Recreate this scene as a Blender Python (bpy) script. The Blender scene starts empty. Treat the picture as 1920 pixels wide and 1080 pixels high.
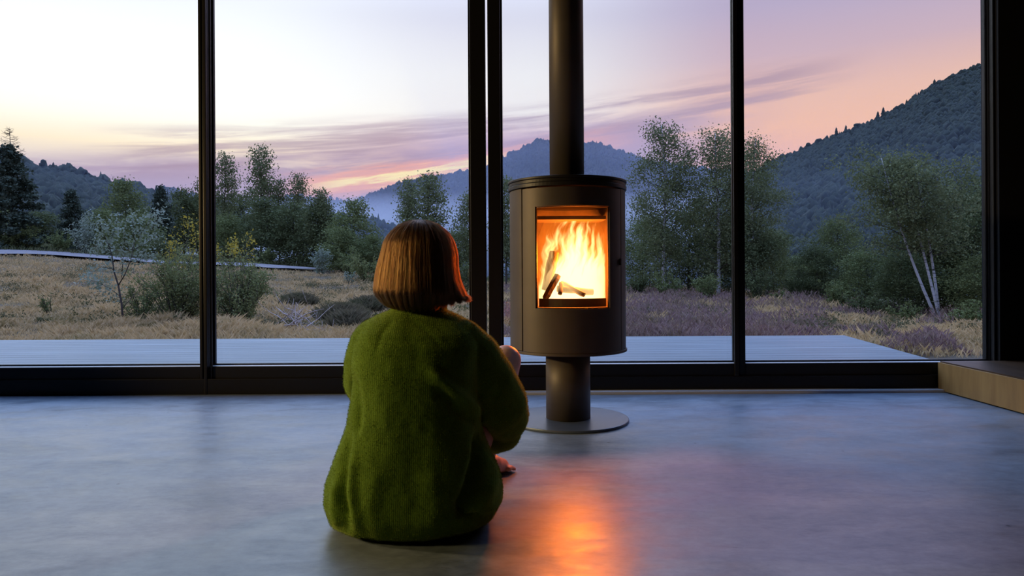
import bpy, math, random
import numpy as np
from mathutils import Vector, Matrix

random.seed(7)
rng = np.random.default_rng(7)
C = bpy.context.scene.collection
SC = bpy.context.scene
PI = math.pi

# ------------------------------------------------------------------ camera
EYE = 0.66
F = 1280.0
ROLL = 0.0058
cam_d = bpy.data.cameras.new('camera')
cam_d.sensor_width = 36.0
cam_d.lens = F / 1920.0 * 36.0
cam_d.shift_y = -30.0 / 1920.0
cam_d.clip_start = 0.05
cam_d.clip_end = 20000
cam = bpy.data.objects.new('camera', cam_d)
C.objects.link(cam)
cam.matrix_world = Matrix.Translation((0, 0, EYE)) @ Matrix.Rotation(PI / 2, 4, 'X') @ Matrix.Rotation(-ROLL, 4, 'Z')
SC.camera = cam


def at(x, y, D):
    """world point that the photograph shows at pixel (x, y), D metres beyond the camera"""
    dx, dy = x - 960.0, y - 510.0
    tx = dx - dy * ROLL
    ty = dy + dx * ROLL
    return Vector((tx / F * D, D, EYE - ty / F * D))


def s2l(r, g, b):
    def f(c):
        c /= 255.0
        return c / 12.92 if c <= 0.04045 else ((c + 0.055) / 1.055) ** 2.4
    return (f(r), f(g), f(b), 1.0)


# ------------------------------------------------------------------ view
SC.view_settings.view_transform = 'Standard'
SC.view_settings.look = 'None'
SC.view_settings.gamma = 1.0
SC.view_settings.use_curve_mapping = False
SC.view_settings.exposure = 0.0
SC.cycles.max_bounces = 8
SC.cycles.diffuse_bounces = 3
SC.cycles.glossy_bounces = 3
SC.cycles.transparent_max_bounces = 12
SC.cycles.volume_bounces = 0
SC.cycles.sample_clamp_indirect = 6.0
SC.cycles.caustics_reflective = False
SC.cycles.caustics_refractive = False
SC.cycles.volume_step_rate = 1.0
SC.cycles.volume_max_steps = 64


# ------------------------------------------------------------------ node helper
class NT:
    def __init__(self, tree):
        self.t = tree
        self.t.nodes.clear()

    def n(self, kind, **kw):
        nd = self.t.nodes.new(kind)
        for k, v in kw.items():
            if k.startswith('i_'):
                nd.inputs[k[2:].replace('_', ' ')].default_value = v
            else:
                setattr(nd, k, v)
        return nd

    def l(self, a, b):
        self.t.links.new(a, b)

    def put(self, sock, v):
        if isinstance(v, bpy.types.NodeSocket):
            self.l(v, sock)
        else:
            sock.default_value = v

    def math(self, op, a, b=0.0, c=None, clamp=False):
        nd = self.n('ShaderNodeMath', operation=op, use_clamp=clamp)
        self.put(nd.inputs[0], a)
        self.put(nd.inputs[1], b)
        if c is not None:
            self.put(nd.inputs[2], c)
        return nd.outputs[0]

    def mix(self, f, a, b, mode='MIX'):
        nd = self.n('ShaderNodeMix', data_type='RGBA', blend_type=mode)
        self.put(nd.inputs[0], f)
        self.put(nd.inputs[6], a)
        self.put(nd.inputs[7], b)
        return nd.outputs[2]

    def ramp(self, f, stops, interp='LINEAR'):
        nd = self.n('ShaderNodeValToRGB')
        nd.color_ramp.interpolation = interp
        e = nd.color_ramp.elements
        while len(e) < len(stops):
            e.new(0.5)
        for k, (p, c) in enumerate(stops):
            e[k].position = p
            e[k].color = c if len(c) == 4 else (*c, 1)
        self.put(nd.inputs[0], f)
        return nd.outputs[0]

    def noise(self, vec, scale, detail=4, rough=0.55, dist=0.0):
        nd = self.n('ShaderNodeTexNoise')
        nd.inputs['Scale'].default_value = scale
        nd.inputs['Detail'].default_value = detail
        nd.inputs['Roughness'].default_value = rough
        nd.inputs['Distortion'].default_value = dist
        if vec is not None:
            self.l(vec, nd.inputs['Vector'])
        return nd.outputs[0]

    def xyz(self, x, y, z):
        nd = self.n('ShaderNodeCombineXYZ')
        for k, v in enumerate((x, y, z)):
            self.put(nd.inputs[k], v)
        return nd.outputs[0]

    def smooth(self, v, a, b):
        nd = self.n('ShaderNodeMapRange', interpolation_type='SMOOTHSTEP')
        self.put(nd.inputs[0], v)
        nd.inputs[1].default_value = a
        nd.inputs[2].default_value = b
        return nd.outputs[0]


# ------------------------------------------------------------------ sky
world = bpy.data.worlds.new('dusk_sky')
SC.world = world
world.use_nodes = True
w = NT(world.node_tree)
tc = w.n('ShaderNodeTexCoord').outputs['Generated']
sep = w.n('ShaderNodeSeparateXYZ')
w.l(tc, sep.inputs[0])
el = w.math('MULTIPLY', w.math('ARCSINE', sep.outputs[2]), 180 / PI)      # degrees
az = w.math('MULTIPLY', w.math('ARCTAN2', sep.outputs[0], sep.outputs[1]), 180 / PI)


def sky_ramp(stops):
    f = w.math('DIVIDE', el, 90.0, clamp=True)
    return w.ramp(f, [(e / 90.0, s2l(*c)) for e, c in stops])


SKY_L = sky_ramp([(0, (180, 178, 195)), (5, (200, 188, 200)), (7.5, (218, 203, 206)), (9.5, (255, 236, 205)), (11.5, (255, 252, 238)),
                  (14, (255, 255, 252)), (18, (246, 248, 252)), (23, (226, 231, 243)), (34, (158, 186, 228)), (90, (112, 146, 205))])
SKY_M = sky_ramp([(0, (150, 145, 170)), (5, (190, 160, 180)), (7, (222, 172, 178)), (9, (238, 188, 178)), (11, (228, 196, 200)),
                  (13, (246, 240, 236)), (16, (240, 238, 240)), (20, (220, 220, 236)), (34, (142, 170, 218)), (90, (108, 140, 200))])
SKY_R = sky_ramp([(0, (240, 165, 140)), (6, (255, 172, 140)), (8.5, (255, 184, 134)), (11, (253, 192, 146)), (13.5, (238, 190, 168)),
                  (16.5, (206, 178, 190)), (20, (186, 172, 200)), (34, (124, 148, 196)), (90, (104, 134, 194))])
f1 = w.smooth(az, -22, -3)
f2 = w.smooth(az, 1, 20)
base = w.mix(f2, w.mix(f1, SKY_L, SKY_M), SKY_R)
# cloud coordinates: streaks rise gently to the right
el_t = w.math('SUBTRACT', el, w.math('MULTIPLY', az, 0.10))
cv = w.xyz(w.math('MULTIPLY', az, 0.055), w.math('MULTIPLY', el_t, 0.42), 0.0)
cn = w.noise(cv, 1.6, 9, 0.62, 0.5)
cn2 = w.noise(w.xyz(w.math('MULTIPLY', az, 0.03), w.math('MULTIPLY', el_t, 0.55), 3.3), 2.2, 7, 0.6, 0.35)
# lower veil: wide lavender bank, fading to both sides
band = w.math('MULTIPLY', w.smooth(el_t, 5.2, 7.0), w.math('SUBTRACT', 1.0, w.smooth(w.math('ADD', el_t, w.math('MULTIPLY', cn, 3.4)), 12.2, 14.0)))
side = w.math('SUBTRACT', 1.0, w.smooth(az, 10, 24))
veil = w.math('MULTIPLY', w.math('MULTIPLY', band, side), w.smooth(cn, 0.22, 0.52))
sky = w.mix(w.math('MULTIPLY', veil, 0.9), base, s2l(176, 152, 176))
# upper streaks
st_band = w.math('MULTIPLY', w.smooth(el_t, 9.3, 10.8), w.math('SUBTRACT', 1.0, w.smooth(el_t, 12.6, 14.2)))
st_side = w.math('MULTIPLY', w.smooth(az, -34, -26), w.math('SUBTRACT', 1.0, w.smooth(az, 20, 29)))
streak = w.math('MULTIPLY', w.math('MULTIPLY', st_band, st_side), w.smooth(cn2, 0.38, 0.66))
sky = w.mix(w.math('MULTIPLY', streak, 0.72), sky, s2l(168, 142, 160))
# burning strip along the far ridge
gl_c = w.math('SUBTRACT', el, w.math('ADD', 8.95, w.math('MULTIPLY', w.math('ADD', az, 3.0), 0.155)))
gl_n = w.noise(w.xyz(w.math('MULTIPLY', az, 0.10), w.math('MULTIPLY', gl_c, 1.2), 7.0), 2.0, 6, 0.6, 0.4)
gl_d = w.math('ABSOLUTE', w.math('ADD', gl_c, w.math('MULTIPLY', w.math('SUBTRACT', gl_n, 0.5), 2.2)))
gl_side = w.math('MULTIPLY', w.smooth(az, -20, -15.5), w.math('SUBTRACT', 1.0, w.smooth(az, 3, 12)))
glow2 = w.math('MULTIPLY', w.math('SUBTRACT', 1.0, w.smooth(gl_d, 0.3, 1.5)), gl_side)
sky = w.mix(w.math('MULTIPLY', glow2, 0.75), sky, s2l(255, 178, 150))
glow = w.math('MULTIPLY', w.math('SUBTRACT', 1.0, w.smooth(gl_d, 0.05, 0.55)), w.math('MULTIPLY', w.smooth(az, -18, -13), w.math('SUBTRACT', 1.0, w.smooth(az, -4, 3))))
sky = w.mix(w.math('MULTIPLY', glow, 0.95), sky, s2l(255, 236, 178))
# sky behind the house and ground below the horizon
back = w.ramp(w.math('DIVIDE', el, 90.0, clamp=True), [(0, s2l(150, 140, 175)), (0.3, s2l(120, 135, 185)), (1, s2l(105, 135, 200))])
behind = w.smooth(w.math('ABSOLUTE', az), 60, 110)
sky = w.mix(behind, sky, back)
sky = w.mix(w.smooth(el, -1.0, -6.0), sky, s2l(60, 58, 60))
bg = w.n('ShaderNodeBackground')
w.l(sky, bg.inputs[0])
gain = w.math('ADD', 1.0, w.math('MULTIPLY', w.smooth(el, 20, 36), 4.0))
gain = w.math('ADD', gain, w.math('MULTIPLY', w.math('MULTIPLY', w.math('SUBTRACT', 1.0, w.smooth(az, -30, 12)), w.smooth(el, 5, 13)), 0.12))
w.l(w.math('MULTIPLY', gain, 1.10), bg.inputs[1])
wo = w.n('ShaderNodeOutputWorld')
w.l(bg.outputs[0], wo.inputs[0])
world.cycles.sampling_method = 'MANUAL'
world.cycles.sample_map_resolution = 1024

# ------------------------------------------------------------------ lamps
def point_light(name, loc, power, color, radius):
    d = bpy.data.lights.new(name, 'POINT')
    d.energy = power
    d.color = color
    d.shadow_soft_size = radius
    o = bpy.data.objects.new(name, d)
    o.location = loc
    C.objects.link(o)
    return o


def spot_light(name, loc, aim, power, color, cone, blend, radius):
    d = bpy.data.lights.new(name, 'SPOT')
    d.energy = power
    d.color = color
    d.spot_size = math.radians(cone)
    d.spot_blend = blend
    d.shadow_soft_size = radius
    o = bpy.data.objects.new(name, d)
    o.location = loc
    o.rotation_euler = (Vector(aim) - Vector(loc)).to_track_quat('-Z', 'Y').to_euler()
    C.objects.link(o)


spot_light('wall_spot', (-4.42, 2.1, 1.3), (0.25, 3.05, 1.35), 420.0, (1.0, 0.70, 0.32), 72, 0.7, 0.08)
spot_light('back_fill_spot', (-4.0, 0.6, 2.0), (-0.25, 1.8, 0.16), 235.0, (1.0, 0.72, 0.28), 31, 1.0, 0.25)  # unseen narrow warm spot, added to light the sitter's back from the left

# ------------------------------------------------------------------ materials
MATS = {}


def mat(name, col=(0.5, 0.5, 0.5), rough=0.6, metal=0.0, spec=0.5, fn=None, **kw):
    if name in MATS:
        return MATS[name]
    m = bpy.data.materials.new(name)
    m.use_nodes = True
    t = NT(m.node_tree)
    p = t.n('ShaderNodeBsdfPrincipled')
    p.inputs['Base Color'].default_value = (*col[:3], 1)
    p.inputs['Roughness'].default_value = rough
    p.inputs['Metallic'].default_value = metal
    p.inputs['Specular IOR Level'].default_value = spec
    for k, v in kw.items():
        p.inputs[k.replace('_', ' ')].default_value = v
    o = t.n('ShaderNodeOutputMaterial')
    t.l(p.outputs[0], o.inputs[0])
    if fn:
        fn(t, p, o)
    MATS[name] = m
    return m


def pos(t):
    return t.n('ShaderNodeNewGeometry').outputs['Position']


def objco(t):
    return t.n('ShaderNodeTexCoord').outputs['Object']


def scaled(t, v, s):
    m = t.n('ShaderNodeMapping')
    m.inputs['Scale'].default_value = s
    t.l(v, m.inputs['Vector'])
    return m.outputs[0]


def bump(t, p, h, strength=0.3, dist=0.01):
    b = t.n('ShaderNodeBump')
    b.inputs['Strength'].default_value = strength
    b.inputs['Distance'].default_value = dist
    t.l(h, b.inputs['Height'])
    t.l(b.outputs[0], p.inputs['Normal'])


def f_concrete(t, p, o):
    v = pos(t)
    big = t.noise(scaled(t, v, (0.8, 1.6, 1)), 2.2, 8, 0.62, 0.6)
    fine = t.noise(scaled(t, v, (1, 1.7, 1)), 26, 6, 0.7, 0.2)
    c = t.ramp(big, [(0.34, (0.105, 0.130, 0.165)), (0.5, (0.185, 0.225, 0.285)), (0.66, (0.26, 0.31, 0.385))])
    c = t.mix(0.35, c, t.ramp(fine, [(0.34, (0.09, 0.105, 0.135)), (0.66, (0.27, 0.32, 0.40))]))
    vo = t.n('ShaderNodeTexVoronoi')
    vo.inputs['Scale'].default_value = 9.0
    vo.inputs['Randomness'].default_value = 1.0
    t.l(scaled(t, v, (1, 1, 1)), vo.inputs['Vector'])
    gate = t.smooth(t.noise(v, 3.1, 3), 0.52, 0.6)
    speck = t.math('MULTIPLY', t.math('SUBTRACT', 1.0, t.smooth(vo.outputs['Distance'], 0.025, 0.07)), gate)
    sc = t.noise(scaled(t, v, (3, 26, 1)), 2.4, 5, 0.7, 1.6)
    scr = t.math('MULTIPLY', t.smooth(sc, 0.63, 0.69), 0.6)
    c = t.mix(speck, c, (0.02, 0.02, 0.022, 1))
    c = t.mix(scr, c, (0.06, 0.06, 0.065, 1))
    t.l(c, p.inputs['Base Color'])
    r = t.ramp(t.noise(scaled(t, v, (1, 2.0, 1)), 5.0, 7, 0.65, 0.5), [(0.35, (0.30,) * 3), (0.65, (0.47,) * 3)])
    t.l(r, p.inputs['Roughness'])
    bump(t, p, t.math('ADD', t.math('MULTIPLY', fine, 0.3), big), 0.10, 0.012)


CONCRETE = mat('polished_concrete', spec=1.0, fn=f_concrete)
p_ = CONCRETE.node_tree.nodes['Principled BSDF']
p_.inputs['Specular Tint'].default_value = (0.55, 0.77, 1.0, 1)
FRAME = mat('black_frame', (0.007, 0.006, 0.006), 0.40, spec=0.3)
WALL = mat('black_wall', (0.010, 0.010, 0.011), 0.7, spec=0.2)
CEIL = mat('dark_ceiling', (0.06, 0.055, 0.05), 0.8)
ALU = mat('aluminium', (0.60, 0.61, 0.64), 0.45, 0.15)


def f_stove(t, p, o):
    n = t.noise(objco(t), 140, 3, 0.6)
    bump(t, p, n, 0.08, 0.001)
    t.l(t.ramp(t.noise(objco(t), 7, 4), [(0.3, (0.085, 0.068, 0.052)), (0.7, (0.105, 0.084, 0.064))]), p.inputs['Base Color'])


STOVE = mat('bronze_grey_stove_paint', rough=0.52, metal=0.35, spec=0.5, fn=f_stove)
STOVE_DK = mat('black_stove_iron', (0.02, 0.018, 0.016), 0.45, 0.3)
STEEL = mat('dark_steel_plate', (0.11, 0.14, 0.19), 0.30, 0.25)  # blue of the reflected window sky is put into this base colour


def f_brick(t, p, o):
    c = t.ramp(t.noise(objco(t), 16, 6, 0.6), [(0.3, (0.030, 0.024, 0.018)), (0.7, (0.060, 0.045, 0.034))])
    t.l(c, p.inputs['Base Color'])


FIREBRICK = mat('firebrick', rough=0.9, fn=f_brick)


def f_glass(t, p, o):
    tr = t.n('ShaderNodeBsdfTransparent')
    tr.inputs[0].default_value = (0.97, 0.98, 0.985, 1)
    gl = t.n('ShaderNodeBsdfGlossy')
    gl.inputs['Roughness'].default_value = 0.02
    fr = t.n('ShaderNodeFresnel')
    bf = t.n('ShaderNodeNewGeometry').outputs['Backfacing']
    t.l(t.math('ADD', 1.4, t.math('MULTIPLY', bf, 1 / 1.4 - 1.4)), fr.inputs[0])
    mx = t.n('ShaderNodeMixShader')
    t.l(fr.outputs[0], mx.inputs[0])
    t.l(tr.outputs[0], mx.inputs[1])
    t.l(gl.outputs[0], mx.inputs[2])
    t.l(mx.outputs[0], o.inputs[0])


GLASS = mat('window_glass', fn=f_glass)


def f_log(t, p, o):
    n = t.noise(scaled(t, objco(t), (30, 30, 6)), 1.5, 6, 0.7, 0.6)
    t.l(t.ramp(n, [(0.35, (0.01, 0.005, 0.003)), (0.55, (0.05, 0.022, 0.01)), (0.7, (0.12, 0.06, 0.03))]), p.inputs['Base Color'])
    bump(t, p, n, 0.8, 0.006)


LOG = mat('charred_wood', rough=0.9, fn=f_log)


def f_platform(t, p, o):
    v = pos(t)
    n = t.noise(scaled(t, v, (6, 6, 0.7)), 3, 6, 0.6, 0.4)
    t.l(t.ramp(n, [(0.3, (0.36, 0.19, 0.055)), (0.7, (0.52, 0.30, 0.095))]), p.inputs['Base Color'])


PLY = mat('oiled_oak_edge', rough=0.5, fn=f_platform)


def f_plat_top(t, p, o):
    v = pos(t)
    n = t.noise(scaled(t, v, (5, 0.8, 1)), 3, 6, 0.6, 0.4)
    t.l(t.ramp(n, [(0.3, (0.06, 0.032, 0.016)), (0.7, (0.12, 0.066, 0.034))]), p.inputs['Base Color'])


PLY_TOP = mat('brown_stained_top', rough=0.38, fn=f_plat_top)


def f_deck(t, p, o):
    v = pos(t)
    n = t.noise(scaled(t, v, (0.5, 9, 1)), 2.2, 7, 0.6, 0.5)
    n2 = t.noise(scaled(t, v, (1.2, 2.2, 1)), 1.4, 5, 0.6)
    c = t.ramp(n, [(0.3, (0.065, 0.085, 0.09)), (0.55, (0.16, 0.19, 0.195)), (0.75, (0.27, 0.31, 0.315))])
    c = t.mix(t.smooth(n2, 0.35, 0.62), t.mix(0.35, c, (0.14, 0.16, 0.17, 1)), c)
    sp = t.n('ShaderNodeSeparateXYZ')
    t.l(v, sp.inputs[0])
    wn = t.n('ShaderNodeTexWhiteNoise', noise_dimensions='1D')
    t.l(t.math('FLOOR', t.math('DIVIDE', t.math('SUBTRACT', sp.outputs[1], WY + 0.139), 0.144)), wn.inputs['W'])
    c = t.mix(t.math('MULTIPLY', wn.outputs['Value'], 0.55), c, (0.10, 0.125, 0.13, 1))
    t.l(c, p.inputs['Base Color'])
    bump(t, p, n, 0.4, 0.004)


WY = 3.745         # inner face of the glazed front
DECK = mat('weathered_deck_boards', rough=0.50, fn=f_deck)


def f_soil(t, p, o):
    v = pos(t)
    n = t.noise(v, 0.35, 7, 0.65)
    n2 = t.noise(v, 3.0, 6, 0.7)
    c = t.ramp(n, [(0.3, (0.050, 0.052, 0.026)), (0.45, (0.105, 0.082, 0.050)), (0.6, (0.13, 0.095, 0.062)), (0.72, (0.07, 0.070, 0.036))])
    c = t.mix(0.45, c, t.ramp(n2, [(0.3, (0.03, 0.028, 0.018)), (0.7, (0.15, 0.115, 0.075))]))
    t.l(c, p.inputs['Base Color'])
    bump(t, p, n2, 0.8, 0.08)


SOIL = mat('moor_soil', rough=0.95, spec=0.1, fn=f_soil)


def grass_mat(name, cols, sc=0.5):
    def f(t, p, o):
        v = pos(t)
        n = t.noise(v, sc, 6, 0.65)
        m = t.noise(v, 14, 3, 0.6)
        c = t.ramp(n, [(0.30, cols[0]), (0.43, cols[1]), (0.54, cols[2]), (0.68, cols[3])])
        c = t.mix(t.math('MULTIPLY', t.smooth(m, 0.40, 0.62), 0.55), c, cols[4] + (1,))
        t.l(c, p.inputs['Base Color'])
        leafy(t, p, o, 0.25)
    return mat(name, rough=0.8, spec=0.15, fn=f)


def leafy(t, p, o, amount):
    tl = t.n('ShaderNodeBsdfTranslucent')
    for l in list(p.inputs['Base Color'].links):
        t.l(l.from_socket, tl.inputs[0])
    if not p.inputs['Base Color'].links:
        tl.inputs[0].default_value = p.inputs['Base Color'].default_value
    mx = t.n('ShaderNodeMixShader')
    mx.inputs[0].default_value = amount
    t.l(p.outputs[0], mx.inputs[1])
    t.l(tl.outputs[0], mx.inputs[2])
    t.l(mx.outputs[0], o.inputs[0])


GRASS = grass_mat('dry_moor_grass', [(0.10, 0.115, 0.028), (0.30, 0.20, 0.075), (0.58, 0.385, 0.165), (0.14, 0.135, 0.04), (0.74, 0.55, 0.31)], 0.8)
GRASS_GREEN = grass_mat('green_verge_grass', [(0.06, 0.08, 0.03), (0.10, 0.12, 0.045), (0.14, 0.14, 0.06), (0.09, 0.10, 0.04), (0.20, 0.19, 0.10)])
TUSSOCK = grass_mat('dark_tussock', [(0.08, 0.09, 0.035), (0.11, 0.10, 0.045), (0.14, 0.11, 0.06), (0.09, 0.09, 0.04), (0.22, 0.18, 0.10)], 2)
HEATHER = grass_mat('purple_heather', [(0.15, 0.14, 0.05), (0.19, 0.12, 0.08), (0.23, 0.13, 0.13), (0.13, 0.13, 0.05), (0.42, 0.30, 0.23)], 1.3)


def leaf_mat(name, a, b, sc=5.0, tr=0.3):
    def f(t, p, o):
        n = t.noise(objco(t), sc, 4, 0.7)
        t.l(t.ramp(n, [(0.3, a), (0.7, b)]), p.inputs['Base Color'])
        leafy(t, p, o, tr)
    return mat(name, rough=0.7, spec=0.08, fn=f)


LEAF_BIRCH = leaf_mat('birch_leaves', (0.11, 0.127, 0.052), (0.214, 0.227, 0.097))
LEAF_DARK = leaf_mat('dark_leaves', (0.071, 0.088, 0.035), (0.149, 0.164, 0.064))
LEAF_MID = leaf_mat('mid_green_leaves', (0.109, 0.134, 0.046), (0.211, 0.229, 0.083))
LEAF_PALE = leaf_mat('pale_willow_leaves', (0.167, 0.199, 0.11), (0.355, 0.397, 0.303))
LEAF_SALLOW = leaf_mat('sallow_leaves', (0.136, 0.157, 0.054), (0.258, 0.258, 0.095), 3)
LEAF_YELLOW = leaf_mat('yellowing_leaves', (0.34, 0.25, 0.03), (0.50, 0.38, 0.06), 6)
LEAF_UNDER = leaf_mat('low_moor_plants', (0.05, 0.06, 0.02), (0.17, 0.14, 0.07), 0.6)
NEEDLE = leaf_mat('spruce_needles', (0.045, 0.062, 0.041), (0.084, 0.104, 0.065), 3, 0.1)
CANOPY = leaf_mat('far_forest_canopy', (0.012, 0.017, 0.008), (0.032, 0.038, 0.018), 0.05, 0.1)
BARK = mat('grey_brown_bark', (0.07, 0.058, 0.046), 0.9, spec=0.1)


def f_birchbark(t, p, o):
    n = t.noise(scaled(t, objco(t), (6, 6, 22)), 1.2, 4, 0.6)
    t.l(t.ramp(n, [(0.36, (0.05, 0.045, 0.04)), (0.46, (0.50, 0.48, 0.46))]), p.inputs['Base Color'])


BIRCHBARK = mat('white_birch_bark', rough=0.8, fn=f_birchbark)
DEADWOOD = mat('bleached_dead_wood', (0.46, 0.37, 0.31), 0.9, spec=0.05)
FAR_FLOOR = mat('far_forest_floor', (0.014, 0.019, 0.009), 0.95, spec=0.0)
GRAVEL = mat('gravel_track', (0.42, 0.39, 0.40), 1.0, spec=0.0, fn=lambda t, p, o: t.l(t.ramp(t.noise(pos(t), 2.5, 7, 0.7), [(0.3, (0.15, 0.13, 0.12)), (0.7, (0.30, 0.27, 0.26))]), p.inputs['Base Color']))


def f_wool(t, p, o):
    v = objco(t)
    wv = t.n('ShaderNodeTexWave', wave_type='BANDS', bands_direction='X')
    wv.inputs['Scale'].default_value = 62
    wv.inputs['Distortion'].default_value = 1.2
    wv.inputs['Detail'].default_value = 2
    wv.inputs['Detail Scale'].default_value = 3
    t.l(v, wv.inputs['Vector'])
    n = t.noise(v, 260, 4, 0.7)
    m = t.noise(v, 28, 5, 0.6)
    c = t.ramp(m, [(0.3, (0.062, 0.125, 0.012)), (0.7, (0.100, 0.185, 0.020))])
    c = t.mix(t.math('MULTIPLY', t.smooth(n, 0.4, 0.65), 0.35), c, (0.16, 0.27, 0.05, 1))
    t.l(c, p.inputs['Base Color'])
    h = t.math('ADD', t.math('MULTIPLY', wv.outputs['Color'], 0.14), t.math('ADD', t.math('MULTIPLY', n, 0.6), m))
    bump(t, p, h, 0.55, 0.004)


WOOL = mat('moss_green_wool', rough=0.95, spec=0.1, fn=f_wool, Sheen_Weight=0.8, Sheen_Roughness=0.45, Sheen_Tint=(0.5, 0.6, 0.15, 1))
FUZZ = mat('wool_fuzz', (0.24, 0.32, 0.05), 0.8, spec=0.1, fn=lambda t, p, o: leafy(t, p, o, 0.5))


def f_skin(t, p, o):
    t.l(t.ramp(t.noise(objco(t), 40, 4), [(0.3, (0.56, 0.30, 0.21)), (0.7, (0.64, 0.37, 0.27))]), p.inputs['Base Color'])


SKIN = mat('skin', rough=0.5, fn=f_skin, Subsurface_Weight=0.15, Subsurface_Scale=0.01)


def f_hair(t, p, o):
    h = t.n('ShaderNodeBsdfHairPrincipled')
    h.parametrization = 'COLOR'
    n = t.noise(scaled(t, objco(t), (60, 60, 3)), 1.0, 3, 0.6)
    rnd = t.n('ShaderNodeHairInfo').outputs['Random']
    n = t.math('ADD', t.math('MULTIPLY', n, 0.55), t.math('MULTIPLY', rnd, 0.45))
    t.l(t.ramp(n, [(0.28, (0.010, 0.003, 0.0010)), (0.5, (0.034, 0.011, 0.003)), (0.75, (0.13, 0.052, 0.014))]), h.inputs['Color'])
    h.inputs['Roughness'].default_value = 0.42
    h.inputs['Radial Roughness'].default_value = 0.75
    t.l(h.outputs[0], o.inputs[0])


HAIR = mat('auburn_hair', fn=f_hair)
HAIR_CAP = mat('auburn_hair_under', (0.06, 0.022, 0.009), 0.6, spec=0.2)


# ------------------------------------------------------------------ mesh helpers
def link(o, parent=None, loc=None):
    C.objects.link(o)
    if parent is not None:
        o.parent = parent
    if loc is not None:
        o.location = loc
    return o


def mesh_np(name, V, Fc, material, parent=None, smooth=False, loc=None):
    """V (n,3); Fc (m,k) equal-sized faces, or a list of tuples of mixed size"""
    me = bpy.data.meshes.new(name)
    V = np.asarray(V, dtype=np.float32)
    if isinstance(Fc, np.ndarray):
        m, k = Fc.shape
        me.vertices.add(len(V))
        me.vertices.foreach_set('co', V.ravel())
        me.loops.add(m * k)
        me.loops.foreach_set('vertex_index', Fc.astype(np.int32).ravel())
        me.polygons.add(m)
        me.polygons.foreach_set('loop_start', np.arange(0, m * k, k, dtype=np.int32))
        me.polygons.foreach_set('loop_total', np.full(m, k, dtype=np.int32))
        me.update(calc_edges=True)
    else:
        me.from_pydata([tuple(map(float, v)) for v in V], [], [tuple(f) for f in Fc])
        me.update()
    if smooth:
        me.polygons.foreach_set('use_smooth', np.ones(len(me.polygons), dtype=bool))
    for m_ in (material if isinstance(material, (list, tuple)) else [material]):
        me.materials.append(m_)
    o = bpy.data.objects.new(name, me)
    return link(o, parent, loc)


class MB:
    def __init__(self):
        self.v, self.f = [], []

    def add(self, V, Fc):
        b = len(self.v)
        self.v += [tuple(map(float, p)) for p in V]
        self.f += [tuple(int(i) + b for i in f) for f in Fc]
        return self

    def box(self, x0, x1, y0, y1, z0, z1):
        V = [(x, y, z) for z in (z0, z1) for y in (y0, y1) for x in (x0, x1)]
        return self.add(V, [(0, 2, 3, 1), (4, 5, 7, 6), (0, 1, 5, 4), (2, 6, 7, 3), (0, 4, 6, 2), (1, 3, 7, 5)])

    def tube(self, P, R, n=8, caps=True, sq=None):
        P = [Vector(p) for p in P]
        if not hasattr(R, '__len__'):
            R = [R] * len(P)
        b = len(self.v)
        up = Vector((0.3, 0.2, 1)).normalized()
        prev = None
        for i, p in enumerate(P):
            d = (P[min(i + 1, len(P) - 1)] - P[max(i - 1, 0)])
            d = d.normalized() if d.length > 1e-9 else Vector((0, 0, 1))
            if prev is None:
                a = up.cross(d)
                if a.length < 0.05:
                    a = Vector((1, 0, 0)).cross(d)
            else:
                a = prev - d * prev.dot(d)
            a.normalize()
            prev = a
            c = d.cross(a)
            for k in range(n):
                th = 2 * PI * k / n
                q = p + (a * math.cos(th) + c * math.sin(th)) * R[i]
                self.v.append(tuple(q))
        for i in range(len(P) - 1):
            for k in range(n):
                k2 = (k + 1) % n
                self.f.append((b + i * n + k, b + i * n + k2, b + (i + 1) * n + k2, b + (i + 1) * n + k))
        if caps:
            self.f.append(tuple(b + k for k in reversed(range(n))))
            self.f.append(tuple(b + (len(P) - 1) * n + k for k in range(n)))
        return self

    def ball(self, c, r, n=14, m=10, rot=None):
        if not hasattr(r, '__len__'):
            r = (r, r, r)
        V = []
        for i in range(1, m):
            ph = PI * i / m
            for k in range(n):
                th = 2 * PI * k / n
                V.append(Vector((r[0] * math.sin(ph) * math.cos(th), r[1] * math.sin(ph) * math.sin(th), r[2] * math.cos(ph))))
        V += [Vector((0, 0, r[2])), Vector((0, 0, -r[2]))]
        if rot is not None:
            V = [rot @ v for v in V]
        V = [v + Vector(c) for v in V]
        t, q = (m - 1) * n, (m - 1) * n + 1
        Fc = []
        for k in range(n):
            k2 = (k + 1) % n
            Fc.append((t, k, k2))
            Fc.append((q, (m - 2) * n + k2, (m - 2) * n + k))
            for i in range(m - 2):
                Fc.append((i * n + k, (i + 1) * n + k, (i + 1) * n + k2, i * n + k2))
        return self.add(V, Fc)

    def chain(self, P, R, n=16):
        """rounded tapering limb: a tube with balls on its joints"""
        self.tube(P, R, n)
        for p, r in zip(P, R):
            self.ball(p, r, n, 10)
        return self

    def build(self, name, material, parent=None, smooth=False, loc=None):
        return mesh_np(name, np.array(self.v), self.f, material, parent, smooth, loc)


def bevel(o, wdt=0.004, seg=2):
    m = o.modifiers.new('bevel', 'BEVEL')
    m.width = wdt
    m.segments = seg
    m.limit_method = 'ANGLE'
    return o


def empty(name, loc=(0, 0, 0)):
    o = bpy.data.objects.new(name, None)
    o.empty_display_size = 0.1
    o.location = loc
    C.objects.link(o)
    return o


def tag(o, label=None, cat=None, group=None, kind=None):
    for k, v in (('label', label), ('category', cat), ('group', group), ('kind', kind)):
        if v:
            o[k] = v
    return o


def structure(o):
    o['kind'] = 'structure'
    return o


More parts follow.
